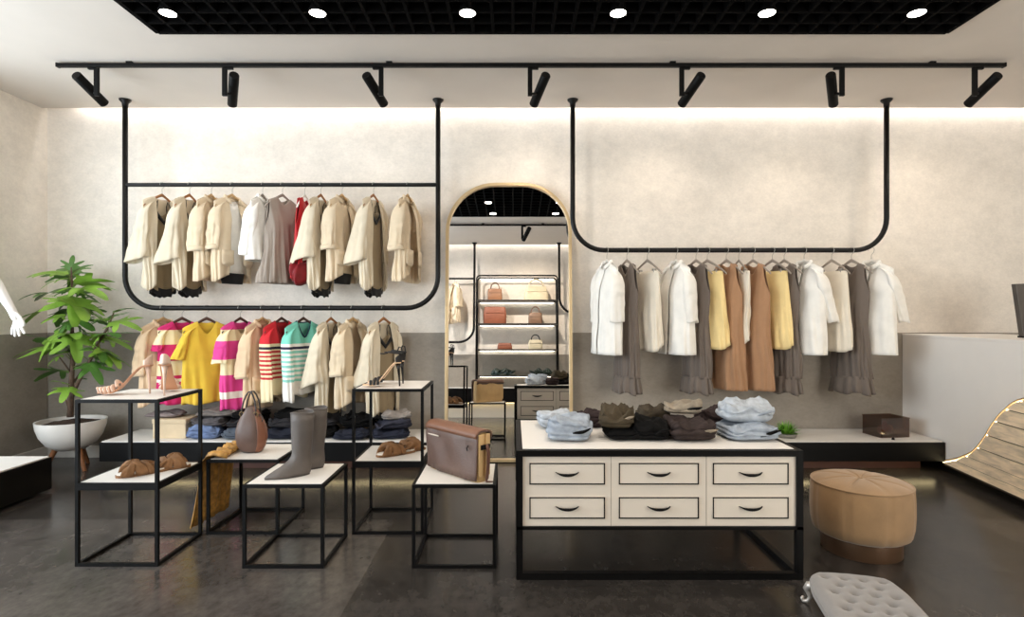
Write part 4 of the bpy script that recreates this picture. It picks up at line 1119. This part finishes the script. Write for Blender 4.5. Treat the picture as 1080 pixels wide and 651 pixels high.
def messenger():
    A = Vector((-.462, 3.068, 0)); B_ = Vector((-.178, 2.772, 0)); u = (B_ - A).normalized(); nrm = Vector((-u.y, u.x, 0)).normalized()   # nrm points to back right
    if nrm.x < 0: nrm = -nrm
    ang = math.atan2(u.y, u.x); Lg = (B_ - A).length; dp = .098
    mid = (A + B_) / 2 + nrm * dp / 2
    t = thing('messenger_bag', 'brown leather messenger bag with tan side straps on the low table', 'bag', (mid.x, mid.y, .4065), ang)
    h = .245; hl = Lg / 2; hd = dp / 2
    TANC = mat('tan_canvas', (206, 170, 118), .7, 0, .08, 10, .1, 150)
    # canvas body
    m = MB(); rings = []
    for z, k in ((0, .93), (.02, 1.0), (.10, 1.06), (.18, 1.0), (.225, .86), (.235, .7)):
        row = []
        for j in range(40):
            a = 2 * pi * j / 40; c, s = cos(a), sin(a)
            row.append((math.copysign(abs(c) ** .28, c) * hl * .985, math.copysign(abs(s) ** .4, s) * hd * k * .93, z))
        rings.append(row)
    m.loft(rings); m.build('bag_body', TANC, t, smooth=True)
    # leather flap: over the top and down the front, slightly bellied and creased
    m = MB(); rings = []; nn = 28; prof = [(hd * .75, h - .045), (hd * .95, h - .012), (hd * .6, h + .001), (0, h + .003), (-hd * .6, h + .002), (-hd * .98, h - .012), (-hd * 1.06, h - .05), (-hd * 1.10, h - .10), (-hd * 1.14, h - .16), (-hd * 1.12, h - .20), (-hd * 1.08, .006)]
    for y, z in prof:
        row = []
        for j in range(nn + 1):
            q = -1 + 2 * j / nn
            f = (.0035 * sin(q * 6 + z * 20) + .008 * mnoise.noise((q * 2.4, z * 9, 1)) + .004 * mnoise.noise((q * 9, z * 22, 4))) * (z < h - .03)
            row.append((q * (hl + .004) * (1 - .01 * (z < .05)), y + f + .004 * q * q * (y < 0), z + .006 * abs(q) ** 6 * (z < .03)))
        rings.append(row)
    m.loft(rings, closed=False); m.build('flap', LEA, t, smooth=True, solid=.005)
    m = MB(); rings = []
    for y, z in [(hd * .98, h - .030), (hd * .9, h - .004), (hd * .5, h + .006), (0, h + .0075), (-hd * .62, h + .006), (-hd * 1.02, h - .010), (-hd * 1.10, h - .030)]:
        rings.append([(q * (hl + .0045), y - .002 * (y < 0), z + .002) for q in [-1 + 2 * j / 20 for j in range(21)]])
    m.loft(rings, closed=False); m.build('top_panel', mat('chestnut_leather', (116, 78, 58), .42, 0, .1, 10, .1, 110), t, smooth=True, solid=.004)
    m = MB(); m.box(-hl * .9, -hl * .45, -hd * 1.20, -hd * 1.10, h - .060, h - .055); m.build('stitched_label', mat('label_cream', (220, 206, 190), .6), t)
    m = MB(); m.tube([(hl * .72, -hd * 1.08, h - .070), (hl * .72, -hd * 1.30, h - .078), (hl * .72, -hd * 1.20, h - .092)], .0035, 6); m.build('rivet', BLACK, t, smooth=True)
    # side straps on the right gusset
    m = MB()
    for y in (-hd * .5, hd * .45): m.box(hl * .975, hl * 1.03, y - .014, y + .014, .03, h - .01)
    m.build('side_strap', TANC, t, bevel=.004)
    m = MB(); m.box(hl * 1.03, hl * 1.06, -.028, .030, h - .085, h - .060); m.build('buckle', BLACK, t, bevel=.003)
    m = MB()
    m.tube([(hl * 1.05, .010, h - .06), (hl * 1.09, .014, h - .10), (hl * 1.10, .010, h - .16), (hl * 1.09, .004, .02), (hl * 1.12, -.005, .006), (hl * 1.22, .02, .006)], [.010, .011, .011, .011, .009, .006], 8, flat=.45)
    m.build('hanging_strap', mat('dark_brown_strap', (96, 58, 42), .45), t, smooth=True)
messenger()

# golden shawl over the left edge of the low handbag table
SHAWL = mat('gold_shawl', (176, 128, 58), .55, .1, .45, 34, .3, 60, spec=.6)
m = MB(); rings = []; x0 = -1.717
prof = [(.11, .4195), (.07, .423), (.03, .428), (-.004, .428), (-.020, .405), (-.026, .33), (-.032, .24), (-.040, .15), (-.046, .08), (-.050, .028)]
for i, (dx, z) in enumerate(prof):
    row = []
    for j in range(61):
        q = j / 60; y = 3.195 + .375 * q - (.012 * (i - 4) / 5 if i > 4 else 0) * (1 - q)
        w = .007 * sin(q * 21 + i * .35) + .005 * sin(q * 47 - i * .5)
        fl = max(0, (i - 3) / 6)
        up = (abs(w) * 2.2 + .010 * max(0, sin(q * 9 + i))) if i < 4 else 0
        row.append((x0 + dx * (1 - .45 * q * (i < 3)) - fl * .035 * (1 - q) + (w * min(1, fl * 2.5) - .006 * min(1, fl * 3) if i > 3 else 0), y, z + up))
    rings.append(row)
m.loft(rings, closed=False)
o = m.build('shawl', SHAWL, None, smooth=True, solid=.004)
tag(o, 'golden patterned shawl draped over the left edge of the handbag table', 'shawl')

# ================================================================== POUF AND FOOTSTOOL
VEL = mat('tan_velvet', (150, 118, 82), .8, 0, .14, 9, .08, 160, .3)
def pouf():
    xc, yc, R = 1.825, 2.985, .236
    t = thing('pouf', 'round tan velvet pouf with seamed sides on a bronze base', 'pouf', (xc, yc, 0))
    prof = [(.150, .088), (.205, .090), (.226, .105), (.236, .15), (.240, .21), (.239, .28), (.236, .335), (.230, .352)]
    n = 96; m = MB(); rings = []
    for r, z in prof:
        rings.append([((r - .006 * exp(-((((a * 8 / (2 * pi)) + .5) % 1 - .5) / .05) ** 2)) * cos(a), (r - .006 * exp(-((((a * 8 / (2 * pi)) + .5) % 1 - .5) / .05) ** 2)) * sin(a), z) for a in [2 * pi * j / n for j in range(n)]])
    m.loft(rings, cap0=True, cap1=True); m.build('side_cover', VEL, t, smooth=True, angle=60)
    m = MB(); rings = []
    for i in range(15):
        q = i / 14; r = .231 * (1 - q) + .002
        row = []
        for j in range(n):
            a = 2 * pi * j / n; seam = exp(-((((a * 8 / (2 * pi)) + .5) % 1 - .5) / .07) ** 2)
            z = .352 + .030 * (1 - (r / .233) ** 4) - .010 * exp(-(r / .03) ** 2) - .007 * seam * (r / .233 > .05) * (1 - (r / .233) ** 6)
            row.append((r * cos(a), r * sin(a), z))
        rings.append(row)
    m.loft(rings, cap0=False, cap1=True); m.build('seat_cushion', VEL, t, smooth=True)
    m = MB(); m.tube([(.2325 * cos(a), .2325 * sin(a), .352) for a in [2 * pi * j / 64 for j in range(64)]], .0045, 8, loop=True); m.build('piping', VEL, t, smooth=True)
    MB().lathe([(.012, -.003), (.012, .003), (.006, .007)], 16, (0, 0, .371)).build('button', VEL, t, smooth=True)
    MB().lathe([(.185, 0), (.187, .003), (.187, .086), (.183, .088)], 64).build('base_ring', mat('bronze_base', (104, 78, 58), .35, .5), t, smooth=True, angle=40)
pouf()
def footstool():
    zt = .135
    GRV = mat('grey_velvet', (130, 125, 122), .8, 0, .06, 16, .05, 120, .3)
    a0 = P(849, 607, (H - zt) * 600 / 277)
    t = thing('tufted_footstool', 'low grey button-tufted footstool on silver curved feet at lower right corner', 'footstool', (1.345, 2.05, 0), D(-13))
    hx, hy = .178, .385
    def dim(x, y):
        z = 0
        return z
    pts = []
    for r in range(-5, 6):
        for c in range(-2, 3):
            x = c * .072 + (.036 if r % 2 else 0); y = r * .066
            if abs(x) < hx - .035 and abs(y) < hy - .045: pts.append((x, y))
    nx_, ny_ = 70, 130; m = MB(); g = []
    def outline(y):
        q = abs(y) / hy; w = hx * (1 - .10 * sstep(.6, 1, q)); 
        return w * (1 - max(0, (q - .88) / .12) ** 2 * .45)
    for j in range(ny_ + 1):
        y = -hy + 2 * hy * j / ny_; w = outline(y); row = []
        for i in range(nx_ + 1):
            q = -1 + 2 * i / nx_; x = q * w
            yy = y + .014 * (1 - q * q) * (1 if y > 0 else -1) * sstep(.7, 1, abs(y) / hy)
            e = min(1, (1 - abs(q)) * w / .03) ; e2 = min(1, (hy - abs(y)) / .03)
            z = .030 * (min(e, 1) * min(e2, 1)) ** .45
            for px, py in pts:
                d2 = (x - px) ** 2 + (yy - py) ** 2
                if d2 < .0036: z -= .020 * exp(-d2 / .00016) + .008 * exp(-d2 / .0009)
            row.append((x, yy, zt - .03 + z))
        g.append(row)
    m.loft(g, closed=False)
    m.build('tufted_seat', GRV, t, smooth=True)
    def edge(n=120, k=1.0):
        L_ = [];
        for j in range(n // 2 + 1):
            y = -hy + 2 * hy * j / (n // 2); L_.append((outline(y) * k, y))
        L2 = [(-x, y) for x, y in reversed(L_)]
        return L_ + L2
    ed = edge()
    m = MB(); m.loft([[(x, y, zt - .055) for x, y in ed], [(x * 1.01, y * 1.005, zt - .045) for x, y in ed], [(x * 1.01, y * 1.005, zt - .029) for x, y in ed]], closed=True); m.build('seat_rim', GRV, t, smooth=True, angle=40)
    SIL = mat('silver_feet', (188, 180, 172), .35, .5)
    for sx in (-1, 1):
        for sy in (-1, 1):
            o_ = Vector((sx * (hx - .03), sy * (hy - .055), 0)); d = Vector((sx * .85, sy * .5, 0)).normalized()
            pr = [(0, zt - .05), (.022, zt - .055), (.032, zt - .072), (.024, .05), (.018, .03), (.028, .012), (.044, .008), (.050, .018), (.044, .026)]
            MB().tube([o_ + d * a + Vector((0, 0, b)) for a, b in pr], [.020, .018, .014, .010, .008, .008, .008, .007, .005], 10).build('cabriole_foot', SIL, t, smooth=True)
    BTN = mat('button_grey', (58, 53, 51), .6)
    for px, py in pts:
        MB().lathe([(.0085, -.004), (.0085, .002), (.004, .005)], 12, (px, py, zt - .025)).build('button', BTN, t, smooth=True)
footstool()
# ================================================================== POTTED FIG TREE
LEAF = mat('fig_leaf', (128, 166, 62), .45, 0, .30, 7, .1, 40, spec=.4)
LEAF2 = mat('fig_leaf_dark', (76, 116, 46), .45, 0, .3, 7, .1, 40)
for _m in (LEAF, LEAF2):
    _b = _m.node_tree.nodes['Principled BSDF']
    _b.inputs['Subsurface Weight'].default_value = 0
BARK = mat('bark', (96, 76, 62), .85, 0, .3, 30, .4, 60, stretch=(3, 3, 1))
def fig_leaf(base, tip, wide=.8, roll=0, droop=.25, seed=0):
    """lobed leaf blade from base to tip (world), with a cupped, drooping surface"""
    base, tip = Vector(base), Vector(tip); r = random.Random(seed)
    L = (tip - base).length; u = (tip - base) / L
    w = u.cross(Vector((0, 0, 1)));
    if w.length < .1: w = Vector((1, 0, 0))
    w.normalize(); n = w.cross(u).normalized()
    R = Matrix.Rotation(roll, 3, u); w = R @ w; n = R @ n
    lobes = [(0, 1.0, .36), (.80, .86, .34), (-.80, .86, .34), (1.65, .60, .36), (-1.65, .60, .36)]
    c0 = .26; m = MB(); N = 64; rows = []
    for k in range(1, 7):
        f = k / 6; row = []
        for j in range(N):
            a = -pi + 2 * pi * (j + .5) / N
            rad = .22
            for la, lr, lw in lobes:
                rad = max(rad, lr * (1 - c0 if la == 0 else .66) * exp(-(abs(a - la) / (lw * .95)) ** 1.45))
            rad *= 1 + .05 * sin(9 * a + seed)
            p = c0 + rad * f * cos(a); q = rad * f * sin(a) * wide * 1.6
            z = -droop * (p - .2) ** 2 * (1 if p > .2 else 0) + .16 * abs(q) - .22 * q * q * 2 + .02 * sin(14 * q + seed)
            row.append(base + u * (p * L) + w * (q * L) + n * (z * L))
        rows.append(row)
    o = len(m.v); c = base + u * (c0 * L)
    m.v.append(tuple(c))
    for rw in rows: m.v += [tuple(p) for p in rw]
    for j in range(N):
        k = (j + 1) % N
        m.f.append((o, o + 1 + j, o + 1 + k))
        for i in range(5):
            a_ = o + 1 + i * N; b_ = a_ + N
            m.f.append((a_ + j, b_ + j, b_ + k, a_ + k))
    return m
def fig_tree():
    Yp = 4.52; O = Vector((X_(75.5, Yp), Yp, 0))
    t = thing('potted_fig_tree', 'green fig tree in a white bowl planter on wooden legs', 'potted plant', O)
    def W(px, py, dy=0): 
        p = Vector(P(px, py, Yp + dy)); return p - O
    POT = mat('pot_white', (228, 222, 215), .4, 0, .02)
    ztop = W(75, 443).z; R = .236
    MB().lathe([(.02, ztop - .235), (.10, ztop - .228), (.165, ztop - .185), (.208, ztop - .12), (.230, ztop - .05), (R, ztop), (R - .014, ztop), (.214, ztop - .05), (.19, ztop - .08)], 48, cap1=False).build('bowl', POT, t, smooth=True, angle=60)
    m = MB(); rings = []
    for i in range(9):
        q = i / 8; rings.append([((.218 - .21 * q) * cos(a), (.218 - .21 * q) * sin(a), ztop - .035 + .035 * sin(q * pi / 2) + .008 * mnoise.noise((cos(a) * 6 * (1 - q), sin(a) * 6 * (1 - q), 2))) for a in [2 * pi * j / 36 for j in range(36)]])
    m.loft(rings, cap0=False); m.build('soil', mat('soil', (58, 40, 28), .95, 0, .4, 40, .6, 80), t, smooth=True)
    LG = mat('leg_wood', (140, 88, 52), .5, 0, .15, stretch=(4, 4, 14))
    for a in (205, 335, 90):
        d = Vector((cos(radians(a)), sin(radians(a)), 0))
        MB().tube([d * .10 + Vector((0, 0, ztop - .215)), d * .175 + Vector((0, 0, .0))], [.022, .013], 12).build('leg', LG, t, smooth=True, angle=50)
    m = MB()
    trunk = [W(74, 440), W(75, 410, .0), W(76.5, 380), W(76, 350, .01), W(75, 325), W(76, 300), W(75, 282)]
    m.tube(trunk, [.024, .020, .017, .014, .011, .008, .005], 10)
    m.tube([W(75, 420), W(83, 402, -.03), W(94, 382, -.05), W(104, 362, -.05), W(114, 345, -.06), W(120, 330, -.06)], [.016, .014, .012, .010, .008, .005], 8)
    m.tube([W(76, 405), W(86, 392, .05), W(94, 380, .10)], [.008, .007, .005], 6)
    m.tube([W(76, 395), W(68, 384, -.05), W(62, 376, -.08)], [.007, .006, .004], 6)
    m.tube([W(73, 432), W(68, 418, -.03)], [.008, .005], 6)
    m.build('trunk', BARK, t, smooth=True)
    spec = [  # base px, tip px, depth offset base/tip, width, dark
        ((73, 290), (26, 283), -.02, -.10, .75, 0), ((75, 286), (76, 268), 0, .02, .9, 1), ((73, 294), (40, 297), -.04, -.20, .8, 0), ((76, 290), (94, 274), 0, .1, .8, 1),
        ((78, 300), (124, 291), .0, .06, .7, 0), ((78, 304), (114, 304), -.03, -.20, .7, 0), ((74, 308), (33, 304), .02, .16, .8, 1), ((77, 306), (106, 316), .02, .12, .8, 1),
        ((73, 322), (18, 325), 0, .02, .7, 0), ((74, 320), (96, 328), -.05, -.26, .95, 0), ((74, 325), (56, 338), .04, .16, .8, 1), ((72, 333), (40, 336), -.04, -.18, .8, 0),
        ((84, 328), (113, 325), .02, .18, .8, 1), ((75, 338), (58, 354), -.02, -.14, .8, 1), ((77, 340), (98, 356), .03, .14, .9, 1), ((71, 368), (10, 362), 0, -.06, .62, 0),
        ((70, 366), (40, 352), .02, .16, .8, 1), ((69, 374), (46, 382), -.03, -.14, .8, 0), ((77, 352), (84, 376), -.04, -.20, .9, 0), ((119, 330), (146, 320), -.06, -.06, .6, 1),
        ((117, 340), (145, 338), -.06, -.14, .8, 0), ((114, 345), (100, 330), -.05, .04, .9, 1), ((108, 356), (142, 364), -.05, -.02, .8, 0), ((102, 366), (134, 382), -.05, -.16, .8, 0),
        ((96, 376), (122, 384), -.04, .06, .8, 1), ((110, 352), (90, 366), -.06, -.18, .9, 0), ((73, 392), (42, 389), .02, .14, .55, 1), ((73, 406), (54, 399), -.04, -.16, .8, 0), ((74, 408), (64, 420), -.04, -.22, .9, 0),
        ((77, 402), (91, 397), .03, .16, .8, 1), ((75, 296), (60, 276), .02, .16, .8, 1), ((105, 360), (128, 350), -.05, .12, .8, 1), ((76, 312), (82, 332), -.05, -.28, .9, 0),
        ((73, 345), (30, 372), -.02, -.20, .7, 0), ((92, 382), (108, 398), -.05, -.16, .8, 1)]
    rr_ = random.Random(4)
    for (bx_, by_, bd) in ((76, 296, 0), (75, 318, 0), (74, 336, 0), (76, 352, 0), (72, 372, 0), (110, 352, -.05), (100, 370, -.05), (117, 338, -.06), (75, 308, 0), (92, 384, .05)):
        for k in range(2):
            an = rr_.uniform(0, 2 * pi); L_ = rr_.uniform(16, 30)
            spec = spec + [((bx_ + 3 * cos(an), by_), (bx_ + L_ * cos(an), by_ + rr_.uniform(-8, 12)), bd + .03 * sin(an), bd + .24 * sin(an), .85, k)]
    a = MB(); b = MB(); st = MB()
    for i, (p0, p1, d0, d1, wd, dk) in enumerate(spec):
        r = random.Random(i * 7 + 3)
        m1 = fig_leaf(W(*p0, d0), W(*p1, d1), wd, r.uniform(-.5, .5), r.uniform(.25, .6), i)
        (b if dk else a).add(m1.v, m1.f)
        st.tube([W(75 if p0[0] < 95 else p0[0], p0[1] + 6, 0 if p0[0] < 95 else d0), W(*p0, d0), Vector(W(*p0, d0)).lerp(W(*p1, d1), .3)], [.004, .0032, .0025], 5)
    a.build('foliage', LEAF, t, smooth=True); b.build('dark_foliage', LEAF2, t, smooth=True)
    st.build('leaf_stalk', mat('stalk_green', (120, 134, 72), .6), t, smooth=True)
fig_tree()

# small green succulent on the right platform
t = thing('potted_plant', 'small tuft of bright green leaves on the right platform behind the jeans', 'plant', (X_(829, 4.55), 4.55, ZPL))
MB().lathe([(.07, 0), (.085, .03), (.08, .034), (.06, .02)], 24).build('dish', mat('dish_grey', (120, 116, 108), .6), t, smooth=True)
m = MB(); r = random.Random(9)
for k in range(230):
    a = r.uniform(0, 2 * pi); e = r.uniform(.25, 1.45); L = r.uniform(.07, .14); w = r.uniform(.0035, .006)
    o_ = Vector((cos(a) * .03 * r.random(), sin(a) * .03 * r.random(), .02)); d = Vector((cos(a) * cos(e), sin(a) * cos(e), sin(e))); sd = Vector((-sin(a), cos(a), 0))
    p1 = o_ + d * L * .5; p2 = o_ + d * L - Vector((0, 0, L * .12)); n_ = sd.cross(d) * .002
    m.add([o_ - sd * w * .4, o_ + sd * w * .4, p1 + sd * w + n_, p1 - sd * w + n_, p2], [(0, 1, 2, 3), (3, 2, 4)])
m.build('leaves', mat('bright_green', (112, 166, 52), .5, 0, .3, 20), t, smooth=True)

# smoked acrylic box on the right platform
t = thing('display_box', 'smoky transparent box with a brass piece inside beside the counter', 'display box', (X_(934, 4.62), 4.62, ZPL), D(8))
SMK = thin_glass('smoked_acrylic', (.62, .50, .42, 1), .05, .10)
a, b, h = .125, .10, .15; m = MB(); q = .004
m.box(-a, a, -b, -b + q, .003, h); m.box(-a, a, b - q, b, .003, h); m.box(-a, -a + q, -b + q, b - q, .003, h); m.box(a - q, a, -b + q, b - q, .003, h)
m.build('side_walls', SMK, t)
MB().box(-a - .003, a + .003, -b - .003, b + .003, h, h + .006).build('lid', SMK, t)
MB().box(-a, a, -b, b, 0, .003).build('base', mat('bronze_tray', (110, 82, 60), .4, .4), t)
t2 = thing('brass_ornament', 'brass and rust coloured ornament inside the smoky transparent box', 'ornament', (X_(934, 4.62) - .01, 4.62, ZPL + .0035))
MB().lathe([(.03, 0), (.05, .02), (.055, .045), (.04, .07), (.015, .085), (.018, .1), (.01, .112)], 24).build('vessel', mat('copper', (150, 84, 52), .35, .7), t2, smooth=True)
MB().tube([(.045 + .02 * cos(a_), 0, .05 + .026 * sin(a_)) for a_ in [2 * pi * k / 20 for k in range(20)]], .004, 6, loop=True).build('handle', mat('brass', (190, 150, 80), .3, .9), t2, smooth=True)
t = thing('black_knob', 'tiny black round knob on the platform in front of the smoky box', 'knob', (X_(942, 4.45), 4.45, ZPL))
MB().lathe([(.004, 0), (.009, .003), (.011, .01), (.007, .018)], 14).build('ball', BLACK, t, smooth=True)
MB().lathe([(.013, 0), (.013, .0015), (.009, .003)], 14).build('foot', BLACK, t, smooth=True)

# ================================================================== MANNEQUIN (only its hand reaches into view)
def skin(name, verts, edges, radii, roots, material, parent, sub=2):
    me = bpy.data.meshes.new(name); me.from_pydata(verts, edges, []); me.update(); me.materials.append(material)
    o = bpy.data.objects.new(name, me); COL.objects.link(o); o.parent = parent
    md = o.modifiers.new('skin', 'SKIN'); md.use_smooth_shade = True
    for i, rr in enumerate(radii):
        s = me.skin_vertices[0].data[i]; s.radius = (rr, rr) if not isinstance(rr, tuple) else rr; s.use_root = i in roots
    ss = o.modifiers.new('smooth', 'SUBSURF'); ss.levels = sub; ss.render_levels = sub
    return o
MANW = mat('mannequin_white', (236, 233, 230), .35, 0, .01)
t = thing('mannequin', 'white mannequin at far left edge, only its lowered hand and forearm in view', 'mannequin', (-3.58, 3.50, ZPL))
zz = ZPL; bx, by = -3.58, 3.50
V = []; E_ = []; Rr = []; roots = set()
def nv(x, y, z, r, link=None, root=False):
    V.append((x - bx, y - by, z - zz)); Rr.append(r); i = len(V) - 1
    if link is not None: E_.append((link, i))
    if root: roots.add(i)
    return i
pel = nv(bx, by, zz + .92, (.135, .095), None, True)
wa = nv(bx, by, zz + 1.08, (.105, .08), pel); ch = nv(bx, by, zz + 1.27, (.135, .095), wa); up = nv(bx, by, zz + 1.40, (.10, .07), ch)
nk = nv(bx, by, zz + 1.50, .05, up); hd0 = nv(bx, by - .01, zz + 1.58, (.066, .075), nk); hd1 = nv(bx, by - .015, zz + 1.69, (.075, .088), hd0); nv(bx, by, zz + 1.77, (.05, .06), hd1)
for s in (-1, 1):
    h1 = nv(bx + s * .085, by, zz + .84, .085, pel); k1 = nv(bx + s * .10, by - .01, zz + .47, .055, h1); c1 = nv(bx + s * .10, by + .01, zz + .34, .052, k1); a1 = nv(bx + s * .105, by + .01, zz + .075, .032, c1); f1 = nv(bx + s * .115, by - .05, zz + .032, (.034, .026), a1); nv(bx + s * .13, by - .15, zz + .018, (.030, .014), f1)
sl = nv(bx - .16, by, zz + 1.385, .055, up); el = nv(bx - .205, by + .02, zz + 1.12, .040, sl); wl = nv(bx - .20, by - .03, zz + .88, .026, el); nv(bx - .20, by - .04, zz + .76, (.036, .016), wl)
sr = nv(bx + .16, by, zz + 1.385, .055, up)
PW = Vector(P(12.5, 327, 3.5)); PE = Vector((-3.235, 3.5, 1.50))
er = nv(*PE, .040, sr); md_ = nv(*(PE.lerp(PW, .45)), .036, er); wr = nv(*PW, .023, md_)
kn = Vector(P(19, 340, 3.49)); pm = nv(*(PW.lerp(kn, .45)), (.030, .020), wr); pe = nv(*kn, (.036, .016), pm)
# four fingers and the thumb, each a chain rooted inside the palm
def finger(pts, r):
    last = None
    for i, p in enumerate(pts):
        last = nv(*p, r * (1 - .10 * i), last, i == 0)
f0 = PW.lerp(kn, .8)
for ox, oy, tip in ((-.026, .012, (-.028, .010, -.070)), (-.009, .004, (-.006, -.006, -.082)), (.009, -.003, (.014, -.012, -.080)), (.025, -.008, (.034, -.014, -.064))):
    b0 = f0 + Vector((ox * .9, oy, 0)); k_ = kn + Vector((ox * 1.05, oy, -.004)); T = Vector(tip)
    finger([b0, k_, k_ + T * .45 + Vector((0, -.008, 0)), k_ + T * .8 + Vector((0, -.004, 0)), k_ + T * 1.05], .0115)
finger([PW.lerp(kn, .2) + Vector((.008, -.010, 0)), PW.lerp(kn, .5) + Vector((.036, -.018, .004)), kn + Vector((.050, -.022, .0)), kn + Vector((.056, -.022, -.026))], .0125)
skin('body', V, E_, Rr, roots, MANW, t)
MB().lathe([(.16, 0), (.16, .008), (.15, .012)], 40, (.0, .06, 0)).build('stand_plate', mat('stand_steel', (190, 186, 180), .3, .9), t, smooth=True, angle=40)

# ================================================================== SHELVES AND BAGS ON THE OPPOSITE WALL (mirror)
YS0, YS1 = YO + .010, YO + .30
t = thing('shelf_rack', 'black tube shelf rack with lit shelves of bags reflected in the mirror', 'shelf', (.07, YO + .15, 0))
SX = .69; zsh = [2.385, 1.975, 1.572, 1.134, .690]
m = MB()
for y in (-.13, .13): m.tube(fillet([(-SX, y, .4915), (-SX, y, 2.39), (SX, y, 2.39), (SX, y, .4915)], .06, 5), .013, 8)
m.build('tube_frame', TUBE, t, smooth=True)
SHB = mat('shelf_dark', (52, 46, 42), .5)
for z in zsh[1:]:
    MB().box(-SX + .01, SX - .01, -.13, .13, z - .022, z).build('shelf_board', SHB, t, bevel=.002)
    MB().box(-SX + .05, SX - .05, -.128, -.120, z - .027, z - .022).build('light_strip', glow('shelf_led', (1, .92, .78), 9), t)
MB().box(-SX + .05, SX - .05, -.128, -.120, 2.365, 2.371).build('light_strip', MATS['shelf_led'], t)
def satchel(x, z, w, h, d, mt, label, handle=None, kind='box'):
    t = thing('handbag', label, 'handbag', (x, YO + .15, z), 0, 'bags on the mirrored shelves')
    m = MB(); rings = []
    for q, k in ((0, .96), (.04, 1), (.5, 1.0 if kind == 'box' else .96), (.92, .94 if kind == 'box' else .84), (1, .86 if kind == 'box' else .8)):
        rings.append([(math.copysign(abs(cos(a)) ** .3, cos(a)) * w / 2 * k, math.copysign(abs(sin(a)) ** .4, sin(a)) * d / 2 * (k if q < .9 else k * .7), h * q + .004 * sin(5 * a) * q) for a in [2 * pi * j / 36 for j in range(36)]])
    m.loft(rings); m.build('bag_body', mt, t, smooth=True, angle=50)
    m = MB().box(-w * .40, w * .40, -d * .52, d * .52, h * .62, h * .655); m.build('belt', handle or mt, t, bevel=.003)
    if handle:
        hw = w * .30; hh = h * .62
        for y in (-d * .2, d * .2):
            MB().tube([(hw * cos(a), y, h * .93 + hh * max(0, sin(a)) ** .8) for a in [pi * k / 14 for k in range(15)]], .008, 8).build('handle', handle, t, smooth=True)
    return t
zS = [z + .0005 for z in zsh]
BR1 = mat('bag_tan', (140, 96, 66), .5); BR2 = mat('bag_rust', (138, 78, 54), .5); CRB = mat('bag_cream', (208, 196, 168), .6); BR3 = mat('bag_mocha', (128, 98, 78), .5)
satchel(-.31, zS[1], .25, .20, .13, BR1, 'brown top-handle bag on the top mirrored shelf', BR3)
satchel(.40, zS[1], .42, .24, .14, CRB, 'cream tote bag at the right of the top mirrored shelf', CRB, 'soft')
satchel(-.31, zS[2], .39, .29, .14, BR2, 'large rust brown bag on the second mirrored shelf', None)
satchel(.385, zS[2], .24, .19, .13, BR3, 'small mocha bag with arched handle on the second mirrored shelf', BR3)
satchel(-.14, zS[3], .26, .105, .12, BR2, 'low rust pouch on the third mirrored shelf', None, 'soft')
satchel(.385, zS[3], .24, .16, .12, CRB, 'cream bag with black arched handle on the third mirrored shelf', BLK)
GRN = mat('green_leather', (28, 42, 36), .35)
for i, (x, s) in enumerate(((-.24, 1), (-.08, 1), (.40, -1), (.55, -1))):
    slide((x, YO + .16, zS[4]), D(205 if s > 0 else -25) , ('dark green mule, %s of the %s pair on the lowest mirrored shelf' % (('outer', 'inner', 'inner', 'outer')[i], ('left', 'right')[i // 2])), 'dark green mules in the mirror', i, GRN, mat('green_insole', (120, 112, 100), .5), 'leather_mule', 'shoe').scale = (1.2, 1.2, 1.55)

# ================================================================== CAMERA AND COLOUR
cam = bpy.data.cameras.new('camera'); co = bpy.data.objects.new('camera', cam); COL.objects.link(co)
co.location = (0, 0, H); co.rotation_euler = (pi / 2, 0, 0)
cam.sensor_width = 36; cam.lens = 20; cam.shift_x = -1 / 1080; cam.shift_y = 4.5 / 1080; cam.clip_start = .02
sc.camera = co
sc.view_settings.view_transform = 'Standard'; sc.view_settings.look = 'None'; sc.view_settings.gamma = 1
sc.view_settings.use_curve_mapping = False
sc.view_settings.exposure = 0.41
sc.cycles.max_bounces = 8; sc.cycles.diffuse_bounces = 4; sc.cycles.glossy_bounces = 4; sc.cycles.transparent_max_bounces = 8
sc.cycles.caustics_reflective = True; sc.cycles.blur_glossy = 1.0; sc.cycles.caustics_refractive = False
sc.cycles.sample_clamp_indirect = 6
